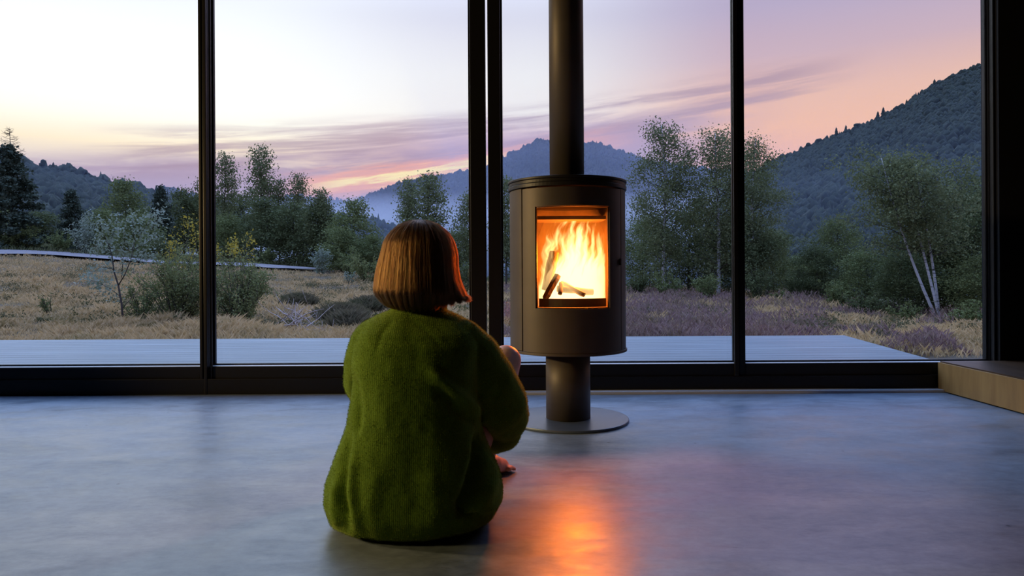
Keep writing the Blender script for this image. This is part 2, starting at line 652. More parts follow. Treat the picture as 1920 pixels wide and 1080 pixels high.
def vnoise(x, y, seed=0):
    """smooth value noise, vectorised"""
    xi, yi = np.floor(x).astype(np.int64), np.floor(y).astype(np.int64)
    xf, yf = x - xi, y - yi

    def h(a, b):
        q = (a * 374761393 + b * 668265263 + seed * 974634777) & 0xffffffff
        q = ((q ^ (q >> 13)) * 1274126177) & 0xffffffff
        return ((q ^ (q >> 16)) & 0xffff) / 65535.0
    u, v = xf * xf * (3 - 2 * xf), yf * yf * (3 - 2 * yf)
    return (h(xi, yi) * (1 - u) + h(xi + 1, yi) * u) * (1 - v) + (h(xi, yi + 1) * (1 - u) + h(xi + 1, yi + 1) * u) * v


def fbm(x, y, seed=0, o=4):
    s, a, t = 0, 0.5, 0
    for k in range(o):
        s = s + a * vnoise(x * 2 ** k, y * 2 ** k, seed + k)
        t += a
        a *= 0.5
    return s / t


# ------------------------------------------------------------------ ROOM
WY = 3.745         # inner face of the glazed front
ZC = 2.75
structure(MB().box(-4.6, 4.2, -2.6, WY + 0.12, -0.15, 0.0).build('floor', CONCRETE))
structure(MB().box(-4.6, 4.2, -2.6, WY + 0.12, ZC, ZC + 0.15).build('ceiling', CEIL))
structure(MB().box(-4.75, -4.6, -2.6, WY + 0.12, -0.15, ZC + 0.15).build('wall_left', WALL))
structure(MB().box(4.2, 4.35, -2.6, WY + 0.12, -0.15, ZC + 0.15).build('wall_right', WALL))
structure(MB().box(-4.75, 4.35, -2.75, -2.6, -0.15, ZC + 0.15).build('wall_back', WALL))
X_R = 2.661
structure(MB().box(X_R, 4.2, WY - 0.02, WY + 0.12, 0.0, ZC).build('wall_front', WALL))

# pictured x of mullion edges at the inner face
def fx(px, y=400):
    return at(px, y, WY).x


ZS = 0.150


def window(n, x0, x1, sl, sr, y0=WY + 0.004, grooves=0):
    """one glazed bay: stiles, rails, beading and its pane"""
    root = structure(empty(f'window_{n}', (0, 0, 0)))
    y1 = y0 + 0.09
    f = MB()
    f.box(x0, x0 + sl, y0, y1, 0.0, ZC)
    f.box(x1 - sr, x1, y0, y1, 0.0, ZC)
    f.box(x0 + sl, x1 - sr, y0, y1, 0.002, ZS)
    f.box(x0 + sl, x1 - sr, y0, y1, ZC - 0.12, ZC)
    g = f.build('window_frame', FRAME, root)
    bevel(g, 0.003)
    b = MB()
    xi, xj = x0 + sl, x1 - sr
    b.box(xi, xi + 0.012, y0 + 0.048, y0 + 0.07, ZS, ZC - 0.12)
    b.box(xj - 0.012, xj, y0 + 0.048, y0 + 0.07, ZS, ZC - 0.12)
    b.box(xi + 0.012, xj - 0.012, y0 + 0.048, y0 + 0.07, ZS, ZS + 0.010)
    bevel(b.build('glazing_bead', FRAME, root), 0.002)
    MB().box(xi + 0.002, xj - 0.002, y0 + 0.004, y0 + 0.046, ZS - 0.001, ZS + 0.0015).build('sill_strip', ALU, root)
    MB().box(xi + 0.004, xj - 0.004, y0 + 0.056, y0 + 0.062, ZS + 0.002, ZC - 0.121).build('pane', GLASS, root)
    return root


window(1, -4.6, fx(388), 0.08, fx(388) - fx(373))
window(2, fx(388), fx(911), 0.006, fx(911) - fx(882))
window(3, fx(915.5), fx(1385), fx(939) - fx(915.5), 0.006)
window(4, fx(1385), 2.659, fx(1397) - fx(1385), 0.012)
# stepped mullion profile on the left joint and the right jamb
def profile(n, x0, steps, y0):
    m = MB()
    for a, b, d in steps:
        m.box(x0 + a, x0 + b, y0 - d, y0 + 0.002, 0.0, ZC)
    o = structure(m.build(f'trim_{n}', FRAME))
    bevel(o, 0.003)


profile(1, fx(373), [(0.004, 0.020, 0.014), (0.030, 0.048, 0.022), (0.058, 0.070, 0.010)], WY + 0.004)
profile(2, 2.634, [(0.000, 0.006, 0.000), (0.009, 0.015, 0.010), (0.018, 0.026, 0.022)], WY + 0.045)
profile(3, fx(1373), [(0.006, 0.030, 0.014)], WY + 0.004)
# rail below the bays
structure(bevel(MB().box(-4.6, X_R, WY - 0.016, WY + 0.003, 0.0, 0.085).build('trim_4', FRAME), 0.003))
structure(MB().box(fx(975, 735), fx(1758, 735) + 0.02, WY - 0.085, WY - 0.018, 0.0, 0.014).build('trim_5', ALU))

# raised platform at the right
pl = empty('raised_platform', (2.31, 3.7, 0))
tag(pl, 'low raised wooden platform with honey coloured edge board beside the right wall', 'platform')
PX0 = at(1758, 738, 3.72).x
m = MB().box(PX0, 4.19, -1.0, WY - 0.03, 0.006, 0.155)
o = m.build('edge_board', PLY, pl, loc=None)
o.location = (-2.31, -3.7, 0)
o = MB().box(PX0 + 0.012, 4.19, -1.0, WY - 0.03, 0.1552, 0.162).build('platform_top', PLY_TOP, pl)
o.location = (-2.31, -3.7, 0)

# ------------------------------------------------------------------ STOVE
SX, SY = at(1065.5, 787, 3.04).x, 3.04
SR = 0.2555
stove = empty('wood_stove', (SX, SY, 0))
tag(stove, 'round bronze grey wood stove on a pedestal with a tall curved glass door', 'stove')
# angle 0 points from the stove towards the room; positive turns to the right of the picture
FACE = math.radians(2.6)


def cyl(a, r, z):
    a = a + FACE
    return (r * math.sin(a), -r * math.cos(a), z)


def arc_shell(a0, a1, r0, r1, z0, z1, n=48):
    """curved slab between two radii"""
    m = MB()
    V, Fc = [], []
    for i in range(n + 1):
        a = a0 + (a1 - a0) * i / n
        V += [cyl(a, r0, z0), cyl(a, r1, z0), cyl(a, r1, z1), cyl(a, r0, z1)]
    for i in range(n):
        b = i * 4
        for k in range(4):
            k2 = (k + 1) % 4
            Fc.append((b + k, b + 4 + k, b + 4 + k2, b + k2))
    Fc += [(0, 1, 2, 3), (n * 4 + 3, n * 4 + 2, n * 4 + 1, n * 4)]
    return m.add(V, Fc)


def disc(m, r, z0, z1, n=72, hole=0.0):
    if hole:
        V, Fc = [], []
        for i in range(n):
            a = 2 * PI * i / n
            V += [cyl(a, hole, z0), cyl(a, r, z0), cyl(a, r, z1), cyl(a, hole, z1)]
        for i in range(n):
            b, c = i * 4, ((i + 1) % n) * 4
            for k in range(4):
                k2 = (k + 1) % 4
                Fc.append((b + k, c + k, c + k2, b + k2))
        m.add(V, Fc)
    else:
        V = [cyl(2 * PI * i / n, r, z) for z in (z0, z1) for i in range(n)]
        Fc = [tuple(reversed(range(n))), tuple(range(n, 2 * n))] + [(i, (i + 1) % n, n + (i + 1) % n, n + i) for i in range(n)]
        m.add(V, Fc)
    return m


def R_(d):
    return math.radians(d)


DH = 54.0           # half angle of the door
GA, GB = -38.2, 35.8  # glass opening
GZ0, GZ1 = 0.508, 0.930
BZ0, BZ1 = 0.325, 1.012
bevel(arc_shell(R_(DH + 2.2), R_(360 - DH - 2.2), SR - 0.012, SR, BZ0, BZ1, 90).build('side_casing', STOVE, stove), 0.002)
# door with a rounded rectangular opening
door_h = MB()
NA, NZ = 96, 120
rc = 0.016


def inside(aa, zz):
    """signed: is the point inside the opening (rounded corners at the right and bottom)"""
    s = aa * SR
    s0, s1 = R_(GA) * SR, R_(GB) * SR
    if not (s0 < s < s1 and GZ0 < zz < GZ1):
        return False
    return True


angs = sorted(set([R_(-DH + 2 * DH * i / 72) for i in range(73)] + [R_(GA), R_(GB)]))
zs = sorted(set([BZ0 + (1.008 - BZ0) * i / 24 for i in range(25)] + [GZ0, GZ1]))
T = 0.010
idx = {}
V, Fc = [], []
for layer, r in ((0, SR + 0.002), (1, SR + 0.002 - T)):
    for i, a in enumerate(angs):
        for j, z in enumerate(zs):
            idx[(layer, i, j)] = len(V)
            V.append(cyl(a, r, z))
cell = {}
for i in range(len(angs) - 1):
    for j in range(len(zs) - 1):
        am, zm = (angs[i] + angs[i + 1]) / 2, (zs[j] + zs[j + 1]) / 2
        cell[(i, j)] = not inside(am, zm)
for (i, j), ok in cell.items():
    if not ok:
        continue
    for layer in (0, 1):
        q = [idx[(layer, i, j)], idx[(layer, i + 1, j)], idx[(layer, i + 1, j + 1)], idx[(layer, i, j + 1)]]
        Fc.append(tuple(q if layer == 0 else reversed(q)))
    for (di, dj, e0, e1) in ((-1, 0, (i, j), (i, j + 1)), (1, 0, (i + 1, j + 1), (i + 1, j)), (0, -1, (i + 1, j), (i, j)), (0, 1, (i, j + 1), (i + 1, j + 1))):
        if not cell.get((i + di, j + dj), False):
            Fc.append((idx[(0, *e0)], idx[(0, *e1)], idx[(1, *e1)], idx[(1, *e0)]))
door = mesh_np('door', np.array(V), Fc, STOVE, stove)
# door glass, gasket, corner fillets
g = arc_shell(R_(GA - 1.5), R_(GB + 1.5), SR - 0.013, SR - 0.009, GZ0 - 0.006, GZ1 + 0.006, 40)
g.build('door_glass', GLASS, door, smooth=False)
m = MB()
for (a0, a1, z0, z1) in ((GA, GA + 0.9, GZ0, GZ1), (GB - 0.9, GB, GZ0, GZ1), (GA, GB, GZ0, GZ0 + 0.004), (GA, GB, GZ1 - 0.004, GZ1)):
    s = arc_shell(R_(a0), R_(a1), SR - 0.0085, SR - 0.003, z0, z1, 24)
    m.add(s.v, s.f)
m.build('glass_gasket', STOVE_DK, door)
m = MB()
m.box(-0.004, 0.004, -0.004, 0.005, -0.014, 0.014)
h = m.build('door_handle', STOVE_DK, door)
h.location = cyl(R_(DH - 2.5), SR + 0.007, 0.70)
h.rotation_euler = (0, 0, R_(DH - 2.5) + FACE)
# dark rebate behind the seams and plates
for sg in (1, -1):
    arc_shell(R_(sg * DH - 4), R_(sg * DH + 4), SR - 0.024, SR - 0.014, BZ0, BZ1, 8).build('door_rebate', STOVE_DK, stove)
for k, (r, z0, z1) in enumerate(((SR + 0.007, 1.046, 1.056), (SR + 0.003, 1.031, 1.0455), (SR + 0.006, 1.014, 1.0305))):
    bevel(disc(MB(), r, z0, z1, 96, hole=0.05).build('lid_ring', STOVE_DK, stove, smooth=False), 0.002)
bevel(disc(MB(), SR + 0.005, 0.312, 0.324, 96, hole=0.04).build('bottom_plate', STOVE, stove), 0.002)
ped = MB().tube([(0, 0, 0.0122), (0, 0, 0.3115)], 0.0985, 64).build('pedestal', STOVE, stove)
for pgn in ped.data.polygons:
    pgn.use_smooth = len(pgn.vertices) == 4
bevel(disc(MB(), 0.267, 0.0005, 0.012, 96).build('base_plate', STEEL, stove), 0.003)
flue = MB().tube([(0, 0, 1.0565), (0, 0, ZC - 0.003)], 0.0765, 64).build('flue_pipe', STOVE, stove)
for pgn in flue.data.polygons:
    pgn.use_smooth = len(pgn.vertices) == 4
# fire chamber: brick lining, floor, baffle, log retainer
m = MB()
lin = arc_shell(R_(66), R_(294), SR - 0.05, SR - 0.026, 0.50, 0.95, 40)
m.add(lin.v, lin.f)
disc(m, SR - 0.030, 0.492, 0.502, 64)
m.build('firebrick_lining', FIREBRICK, stove)
m = disc(MB(), SR - 0.03, 0.951, 0.96, 64)
m.build('chamber_roof', STOVE_DK, stove)
m = MB()
m.box(-0.16, 0.16, -0.10, 0.10, 0.885, 0.900)
m.build('baffle', FIREBRICK, stove)
m = MB()
s = arc_shell(R_(-40), R_(40), SR - 0.045, SR - 0.034, 0.512, 0.548, 30)
s.build('log_retainer', FIREBRICK, stove)

# logs in the fire
def log(p0, p1, r, label, split=False):
    m = MB()
    P0, P1 = Vector(p0), Vector(p1)
    n = 9
    pts, rad = [], []
    for i in range(7):
        t = i / 6
        q = P0.lerp(P1, t)
        pts.append(q + Vector((random.uniform(-1, 1), random.uniform(-1, 1), random.uniform(-1, 1))) * r * 0.07)
        rad.append(r * random.uniform(0.93, 1.05) * (0.9 if i in (0, 6) else 1))
    m.tube(pts, rad, 5 if split else n)
    o = m.build('firewood_log', LOG, None, smooth=not split)
    mid = (P0 + P1) / 2
    o.data.transform(Matrix.Translation(-mid))
    o.location = mid
    o['label'] = label
    o['category'] = 'firewood'
    o['group'] = 'burning logs in the stove'
    return o


def fp(px, py, dd=0.0):
    """point inside the fire chamber behind the pictured pixel"""
    return at(px, py, SY - 0.15 + dd)


log(fp(1022, 560, -0.02), fp(1046, 516, 0.02), 0.016, 'pale split log leaning across the lower left of the fire', True)
log(fp(1024, 545, 0.05), fp(1039, 472, 0.07), 0.023, 'dark charred log standing upright at the left of the fire')
log(fp(1050, 552, 0.0), fp(1052, 530, 0.03), 0.010, 'small charred stub in the middle of the embers')
log(fp(1045, 541, 0.03), fp(1112, 548, 0.05), 0.015, 'log lying flat across the back of the embers')
log(fp(1052, 530, 0.06), fp(1096, 553, 0.0), 0.012, 'short log slanting down to the right in the embers', True)

# flames: glowing gas, no surface
def f_flame(t, p, o):
    v = objco(t)
    sp = t.n('ShaderNodeSeparateXYZ')
    t.l(v, sp.inputs[0])
    x, y, z = sp.outputs
    wob = t.math('MULTIPLY', t.math('SUBTRACT', t.noise(t.xyz(t.math('MULTIPLY', x, 5), t.math('MULTIPLY', y, 5), t.math('MULTIPLY', z, 7)), 1.0, 2), 0.5), 0.12)
    lean = t.math('ADD', x, t.math('ADD', wob, t.math('MULTIPLY', z, -0.16)))
    q = t.xyz(t.math('MULTIPLY', lean, 40), t.math('MULTIPLY', y, 18), t.math('MULTIPLY', z, 6.5))
    n = t.noise(q, 1.0, 3, 0.55, 0.25)
    zz = t.math('DIVIDE', z, 0.36)
    # envelope: widest low in the middle-right
    ex = t.math('POWER', t.math('ABSOLUTE', t.math('DIVIDE', t.math('SUBTRACT', x, t.math('ADD', 0.030, t.math('MULTIPLY', z, -0.02))), 0.135)), 2.0)
    env = t.math('SUBTRACT', t.math('SUBTRACT', 1.02, t.math('MULTIPLY', zz, 0.62)), t.math('MULTIPLY', ex, 0.20))
    d = t.math('SUBTRACT', t.math('ADD', env, t.math('MULTIPLY', n, 1.30)), 1.10)
    d = t.math('MULTIPLY', d, 9.0, clamp=True)
    em = t.n('ShaderNodeEmission')
    t.l(t.ramp(d, [(0.0, (1.0, 0.28, 0.02)), (0.35, (1.0, 0.40, 0.06)), (1.0, (1.0, 0.60, 0.22))]), em.inputs[0])
    t.l(t.math('ADD', t.math('MULTIPLY', t.math('POWER', d, 1.6), 24.0), 1.6), em.inputs[1])
    t.l(em.outputs[0], o.inputs['Volume'])
    for l in list(o.inputs['Surface'].links):
        t.t.links.remove(l)


FLAME = mat('flame_gas', fn=f_flame)
m = MB()
V, Fc = [], []
NR = 28
for (z, sx, sy) in ((0.0, 0.145, 0.075), (0.30, 0.145, 0.080), (0.365, 0.12, 0.06)):
    for k in range(NR):
        a = 2 * PI * k / NR
        V.append((sx * math.copysign(abs(math.cos(a)) ** 0.6, math.cos(a)), sy * math.copysign(abs(math.sin(a)) ** 0.6, math.sin(a)), z))
for i in range(2):
    for k in range(NR):
        k2 = (k + 1) % NR
        Fc.append((i * NR + k, i * NR + k2, (i + 1) * NR + k2, (i + 1) * NR + k))
Fc += [tuple(reversed(range(NR))), tuple(range(2 * NR, 3 * NR))]
m.add(V, Fc)
flm = m.build('flames', FLAME, None)
flm.location = (SX + 0.012, SY - 0.08, 0.512)
tag(flm, 'bright orange flames burning behind the curved stove glass', 'fire', kind='stuff')
for (dx, dz, pw) in ((0.0, 0.13, 10.0), (0.03, 0.22, 13.0), (-0.02, 0.07, 5.0)):
    point_light('fire_light', (SX + 0.012 + dx, SY - 0.08, 0.512 + dz), pw * 2.2, (1.0, 0.17, 0.006), 0.045)

# ------------------------------------------------------------------ DECK
m = MB()
yb = WY + 0.14
while yb < 6.72:
    y1 = yb + 0.138
    xr0, xr1 = 2.99 + (yb - 4.8) * 0.149, 2.99 + (y1 - 4.8) * 0.149
    b = len(m.v)
    V = [(-7, yb, -0.02), (xr0, yb, -0.02), (xr1, y1, -0.02), (-7, y1, -0.02), (-7, yb, 0.015), (xr0, yb, 0.015), (xr1, y1, 0.015), (-7, y1, 0.015)]
    m.add(V, [(3, 2, 1, 0), (4, 5, 6, 7), (0, 1, 5, 4), (1, 2, 6, 5), (2, 3, 7, 6), (3, 0, 4, 7)])
    yb += 0.144
structure(m.build('deck', DECK))
structure(MB().box(-6.9, 2.6, WY + 0.16, 6.6, -0.26, -0.03).build('deck_joists', FRAME))

# ------------------------------------------------------------------ TERRAIN
TC = (np.array([-500, 0, 400, 620, 900, 1200, 1500, 1700, 2300]) - 960.0) / F
TD = np.array([2.0, 8, 12, 18, 25, 35, 50, 80, 150, 400, 3300])
TZ = np.array([
    [-.15, -.15, .10, .55, 1.15, 2.0, 3.3, 6, 14, 20, 20],
    [-.15, -.15, .03, .42, .98, 1.78, 2.8, 4.6, 10, 14, 10],
    [-.15, -.15, -.02, .28, .62, 1.12, 1.75, 2.5, 4, 2, 0],
    [-.2, -.2, -.12, .08, .38, .82, .95, .8, 0, -6, -10],
    [-.2, -.2, -.17, -.03, .12, .15, 0, -2, -6, -15, -15],
    [-.2, -.2, -.2, -.02, .05, -.3, -1.2, -4, -8, -18, -18],
    [-.22, -.22, -.18, -.12, -.25, -1.0, -2, -4, -8, -18, -18],
    [-.25, -.25, -.33, -.5, -.8, -1.5, -2.2, -3.5, -7, -14, -14],
    [-.25, -.25, -.35, -.5, -.8, -1.4, -2, -3, -5, -10, -10]])


def ground(x, y):
    x, y = np.asarray(x, float), np.asarray(y, float)
    D = np.clip(y, 2.0, 3300)
    t = np.clip(x / np.maximum(D, 2.0), TC[0], TC[-1])
    ti = np.clip(np.searchsorted(TC, t) - 1, 0, len(TC) - 2)
    di = np.clip(np.searchsorted(TD, D) - 1, 0, len(TD) - 2)
    u = np.clip((t - TC[ti]) / (TC[ti + 1] - TC[ti]), 0, 1)
    u = u * u * (3 - 2 * u)
    v = np.clip((D - TD[di]) / (TD[di + 1] - TD[di]), 0, 1)
    z = (TZ[ti, di] * (1 - u) + TZ[ti + 1, di] * u) * (1 - v) + (TZ[ti, di + 1] * (1 - u) + TZ[ti + 1, di + 1] * u) * v
    amp = np.clip((D - 7.5) / 6, 0, 1) * 0.16
    road = np.exp(-((D - 34) / 3.0) ** 2) * (t < -0.15)
    return z + amp * (1 - 0.8 * road) * (fbm(x * 0.55 + 90, y * 0.55 + 40, 3, 3) - 0.5)


def gz(x, y):
    return float(ground(np.array([x]), np.array([y]))[0])


nt, nd = 260, 170
tt = np.linspace(-1.7, 1.7, nt)
dd = np.concatenate([np.linspace(3.95, 7, 8), np.geomspace(7.2, 3300, nd - 8)])
TT, DD = np.meshgrid(tt, dd)
XX = TT * DD
ZZ = ground(XX, DD)
ZZ = np.where((DD < 7.0), np.minimum(ZZ, -0.27), ZZ)
V = np.stack([XX.ravel(), DD.ravel(), ZZ.ravel()], 1)
ii, jj = np.meshgrid(np.arange(nd - 1), np.arange(nt - 1), indexing='ij')
a = (ii * nt + jj).ravel()
structure(mesh_np('ground', V, np.stack([a, a + 1, a + nt + 1, a + nt], 1), SOIL, smooth=True))

# gravel track
pts = []
n = 90
rv = []
for i in range(n + 1):
    t = -1.3 + (1.3 - 0.262) * i / n
    Dm = 34.0 + 0.5 * math.sin(i * 0.13)
    wd = 2.4 * min(1.0, (n - i) / 8 + 0.1)
    for s in (-1, -0.33, 0.33, 1):
        D = Dm + s * wd
        x = t * D
        rv.append((x, D, gz(x, D) + 0.13))
Fc = [(i * 4 + k, i * 4 + 4 + k, i * 4 + 5 + k, i * 4 + k + 1) for i in range(n) for k in range(3)]
structure(mesh_np('gravel_road', np.array(rv), [tuple(reversed(f)) for f in Fc], GRAVEL, smooth=True))


# ------------------------------------------------------------------ plants: cards and scatter
def rand_rot(n, g=None):
    g = g or rng
    q = g.normal(size=(n, 4))
    q /= np.linalg.norm(q, axis=1)[:, None]
    w_, x, y, z = q.T
    return np.stack([np.stack([1 - 2 * (y * y + z * z), 2 * (x * y - z * w_), 2 * (x * z + y * w_)], 1),
                     np.stack([2 * (x * y + z * w_), 1 - 2 * (x * x + z * z), 2 * (y * z - x * w_)], 1),
                     np.stack([2 * (x * z - y * w_), 2 * (y * z + x * w_), 1 - 2 * (x * x + y * y)], 1)], 1)


LEAF_T = np.array([(-0.5, 0, 0), (0, -0.32, 0.06), (0.5, 0, 0), (0, 0.32, 0.06)])


def leaves(P, size, asp=1.0, g=None):
    g = g or rng
    n = len(P)
    R = rand_rot(n, g)
    s = size * g.uniform(0.65, 1.3, n)
    T = LEAF_T * np.array([1, asp, 1])
    V = np.einsum('nij,kj->nki', R, T) * s[:, None, None] + P[:, None, :]
    Fc = np.arange(n * 4).reshape(n, 4)
    return V.reshape(-1, 3), Fc


def blades(P, h, wd, lean=0.5, g=None):
    """thin bent triangles standing on P: two segments each -> one quad and tip"""
    g = g or rng
    n = len(P)
    a = g.uniform(0, 2 * PI, n)
    hh = h * g.uniform(0.5, 1.25, n)
    side = np.stack([np.cos(a), np.sin(a), np.zeros(n)], 1)
    b = g.uniform(0, 2 * PI, n)
    ln = np.stack([np.cos(b), np.sin(b), np.zeros(n)], 1) * (hh * lean * g.uniform(0.1, 1.0, n))[:, None]
    up = np.stack([np.zeros(n), np.zeros(n), hh], 1)
    w2 = (wd if np.ndim(wd) == 0 else wd[:, None]) * side
    V = np.stack([P - w2, P + w2, P + up * 0.6 + ln * 0.35 + w2 * 0.7, P + up + ln], 1)
    return V.reshape(-1, 3), np.arange(n * 4).reshape(n, 4)


def scatter(TV, TF, P, S, yaw, name, material, parent=None, smooth=False):
    n, k = len(P), len(TV)
    c, s = np.cos(yaw), np.sin(yaw)
    V = TV[None] * S[:, None, :]
    X = V[:, :, 0] * c[:, None] - V[:, :, 1] * s[:, None]
    Y = V[:, :, 0] * s[:, None] + V[:, :, 1] * c[:, None]
    V = np.stack([X, Y, V[:, :, 2]], 2) + P[:, None, :]
    Fc = (TF[None] + (np.arange(n) * k)[:, None, None]).reshape(-1, TF.shape[1])
    return mesh_np(name, V.reshape(-1, 3), Fc, material, parent, smooth)


# ------------------------------------------------------------------ MOUNTAINS
def cone_template(n=6, tiers=2):
    V, Fc = [], []
    for k in range(tiers):
        z0, z1 = 0.05 + 0.45 * k, (0.75 if k < tiers - 1 else 1.0)
        r0 = 0.5 * (1 - 0.42 * k)
        b = len(V)
        V += [(r0 * math.cos(2 * PI * i / n), r0 * math.sin(2 * PI * i / n), z0) for i in range(n)] + [(0, 0, z1)]
        Fc += [(b + i, b + (i + 1) % n, b + n) for i in range(n)]
    return np.array(V), np.array(Fc)


def blob_template(seed=0):
    g = np.random.default_rng(seed)
    V, Fc = [], []
    n = 7
    rows = [(0.12, 0.30), (0.38, 0.50), (0.70, 0.42), (0.92, 0.20)]
    for z, r in rows:
        for i in range(n):
            a = 2 * PI * i / n + z
            rr = r * g.uniform(0.55, 1.35)
            V.append((rr * math.cos(a), rr * math.sin(a), z + g.uniform(-.14, .14)))
    V.append((0, 0, 1.0))
    for k in range(len(rows) - 1):
        for i in range(n):
            i2 = (i + 1) % n
            Fc += [(k * n + i, k * n + i2, (k + 1) * n + i2), (k * n + i, (k + 1) * n + i2, (k + 1) * n + i)]
    for i in range(n):
        Fc.append(((len(rows) - 1) * n + i, (len(rows) - 1) * n + (i + 1) % n, len(V) - 1))
    return np.array(V), np.array(Fc)


CT = cone_template()
BT = blob_template()


def mountain(name, ridge, Dr, Db, zb, label, tree_h, n_tree, p_cone, bumpy, seed, ridge_n=0):
    px = np.array([p[0] for p in ridge], float)
    pts = [at(p[0], p[1], Dr) for p in ridge]
    tx = np.array([p.x / Dr for p in pts])
    rz = np.array([p.z for p in pts]) - tree_h * 0.8
    nu, nv = 240, 60
    T = np.linspace(tx[0], tx[-1], nu)
    vv = np.concatenate([np.linspace(0, 1, nv - 10), np.linspace(1.02, 1.25, 10)])

    def height(t, v):
        z1 = np.interp(t, tx, rz)
        base = zb + (z1 - zb) * np.where(v <= 1, np.clip(v, 0, 1) ** 0.9, 1 - (v - 1) * 1.6)
        D = Db + (Dr - Db) * v
        x = t * D
        nz = (fbm(x / bumpy + 7, D / bumpy, seed, 4) - 0.5) * bumpy * 0.14
        return base + nz * np.clip(v * 2, 0, 1) * np.clip((1.0 - v) * 2.0, 0.02, 1)
    TT, VV = np.meshgrid(T, vv)
    Z = height(TT, VV)
    D = Db + (Dr - Db) * VV
    V = np.stack([(TT * D).ravel(), D.ravel(), Z.ravel()], 1)
    ii, jj = np.meshgrid(np.arange(nv - 1), np.arange(nu - 1), indexing='ij')
    a = (ii * nu + jj).ravel()
    o = structure(mesh_np(name, V, np.stack([a, a + 1, a + nu + 1, a + nu], 1), FAR_FLOOR, smooth=True))
    g = np.random.default_rng(seed)
    t = g.uniform(tx[0], tx[-1], n_tree)
    v = g.uniform(0.0, 1.0, n_tree) ** 0.8
    nr = n_tree // 8
    v[:nr] = g.uniform(0.985, 1.01, nr)
    h0 = fbm(t * 90, v * 30, seed + 5, 2)
    D = Db + (Dr - Db) * v
    P = np.stack([t * D, D, height(t, v) - tree_h * 0.12], 1)
    cone = g.uniform(size=n_tree) < p_cone
    h = tree_h * g.uniform(0.5, 1.2, n_tree) * (0.85 + 0.3 * h0)
    h[:nr] *= g.choice([0.7, 0.9, 1.0, 1.35], nr)
    for sel, tmpl, wr, nm in ((cone, CT, 0.42, 'conifer_forest'), (~cone, BT, 0.80, 'hillside_forest')):
        k = sel.sum()
        if not k:
            continue
        S = np.stack([h[sel] * wr * g.uniform(0.8, 1.2, k), h[sel] * wr * g.uniform(0.8, 1.2, k), h[sel] * (1.0 if wr < 0.5 else 0.95)], 1)
        f = scatter(tmpl[0], tmpl[1], P[sel], S, g.uniform(0, 6.28, k), nm, CANOPY, None, False)
        tag(f, label % ('spiky conifers' if wr < 0.5 else 'rounded tree crowns'), 'forest', kind='stuff')
    return height, tx


hill_left = mountain('hill_left', [(-1100, 150), (-420, 215), (-100, 268), (0, 295), (60, 308), (130, 320), (185, 338), (240, 345), (300, 362), (370, 378), (450, 400), (560, 440)],
                     430, 250, 11, '%s covering the near wooded hill at the left', 7.5, 15000, 0.25, 40, 11)
mountain('mountain_far', [(-1100, 395), (-500, 400), (180, 380), (250, 358), (265, 349), (285, 352), (305, 344), (322, 345), (345, 358), (375, 362), (430, 372), (500, 366), (560, 362), (620, 368), (700, 376), (800, 395), (1000, 420)],
         3000, 2000, 0, '%s on the palest farthest ridge', 17, 2600, 0.5, 260, 12)
mountain('mountain_center', [(560, 470), (620, 410), (660, 380), (700, 362), (740, 345), (800, 330), (860, 322), (900, 315), (940, 297), (975, 278), (1005, 264), (1030, 260), (1080, 264), (1115, 266), (1160, 280), (1210, 298), (1290, 312), (1400, 322), (1500, 350), (1700, 420)],
         1750, 900, -20, '%s on the blue mountain behind the stove', 11, 22000, 0.5, 80, 13)
mountain('hill_valley', [(560, 400), (620, 398), (690, 408), (720, 415), (750, 428), (780, 446), (830, 470), (900, 490)],
         800, 500, -15, '%s on the low misty ridge beside the head of hair', 12, 2200, 0.5, 60, 14)
hill_right = mountain('mountain_right', [(1330, 400), (1380, 345), (1440, 305), (1490, 286), (1540, 264), (1590, 246), (1640, 226), (1690, 200), (1740, 165), (1790, 142), (1843, 122), (1950, 80), (2200, 0), (2600, -60)],
         860, 260, -12, '%s on the steep dark mountain at the right', 7.5, 30000, 0.15, 80, 15)


# lone trees standing up from the two near ridges
def ridge_tree(px, py, D, kind, label):
    top = at(px, py, D)
    n = 9
    h = 0.026 * D * 0.8
    m = MB()
    g = random.Random(int(px * 7 + py))
    if kind == 'conifer':
        for k in range(5):
            z0 = h * (0.12 + 0.17 * k)
            r = h * 0.25 * (1 - k / 6)
            V = [(r * g.uniform(.75, 1.2) * math.cos(2 * PI * i / n), r * g.uniform(.75, 1.2) * math.sin(2 * PI * i / n), z0 + g.uniform(-.03, .03) * h) for i in range(n)] + [(0, 0, min(h, z0 + h * 0.33))]
            m.add(V, [(i, (i + 1) % n, n) for i in range(n)])
    else:
        for k in range(4):
            m.ball((g.uniform(-.15, .15) * h, g.uniform(-.15, .15) * h, h * (0.35 + 0.16 * k)), (h * g.uniform(.15, .28), h * .2, h * g.uniform(.13, .2)), 8, 6)
    m.tube([(0, 0, -h * 0.5), (0, 0, h * 0.8)], [h * 0.03, h * 0.01], 5)
    o = m.build('ridge_tree', CANOPY)
    o.location = (top.x, D, top.z - h)
    tag(o, label, 'tree', group='trees along the skyline')


for (px, py) in ((100, 303), (82, 300), (139, 316), (193, 327), (165, 318)):
    ridge_tree(px, py, 425, 'conifer' if px in (193, 100) else 'round', 'small dark tree standing up along the skyline of the left hill')
for (px, py) in ((1843, 118), (1820, 132), (1777, 142), (1752, 148), (1722, 172), (1700, 186), (1656, 200), (1646, 208), (1611, 230), (1586, 234), (1568, 238), (1533, 260), (1515, 268)):
    ridge_tree(px, py, 855, 'round' if px % 2 else 'conifer', 'small dark tree on the skyline of the right mountain')

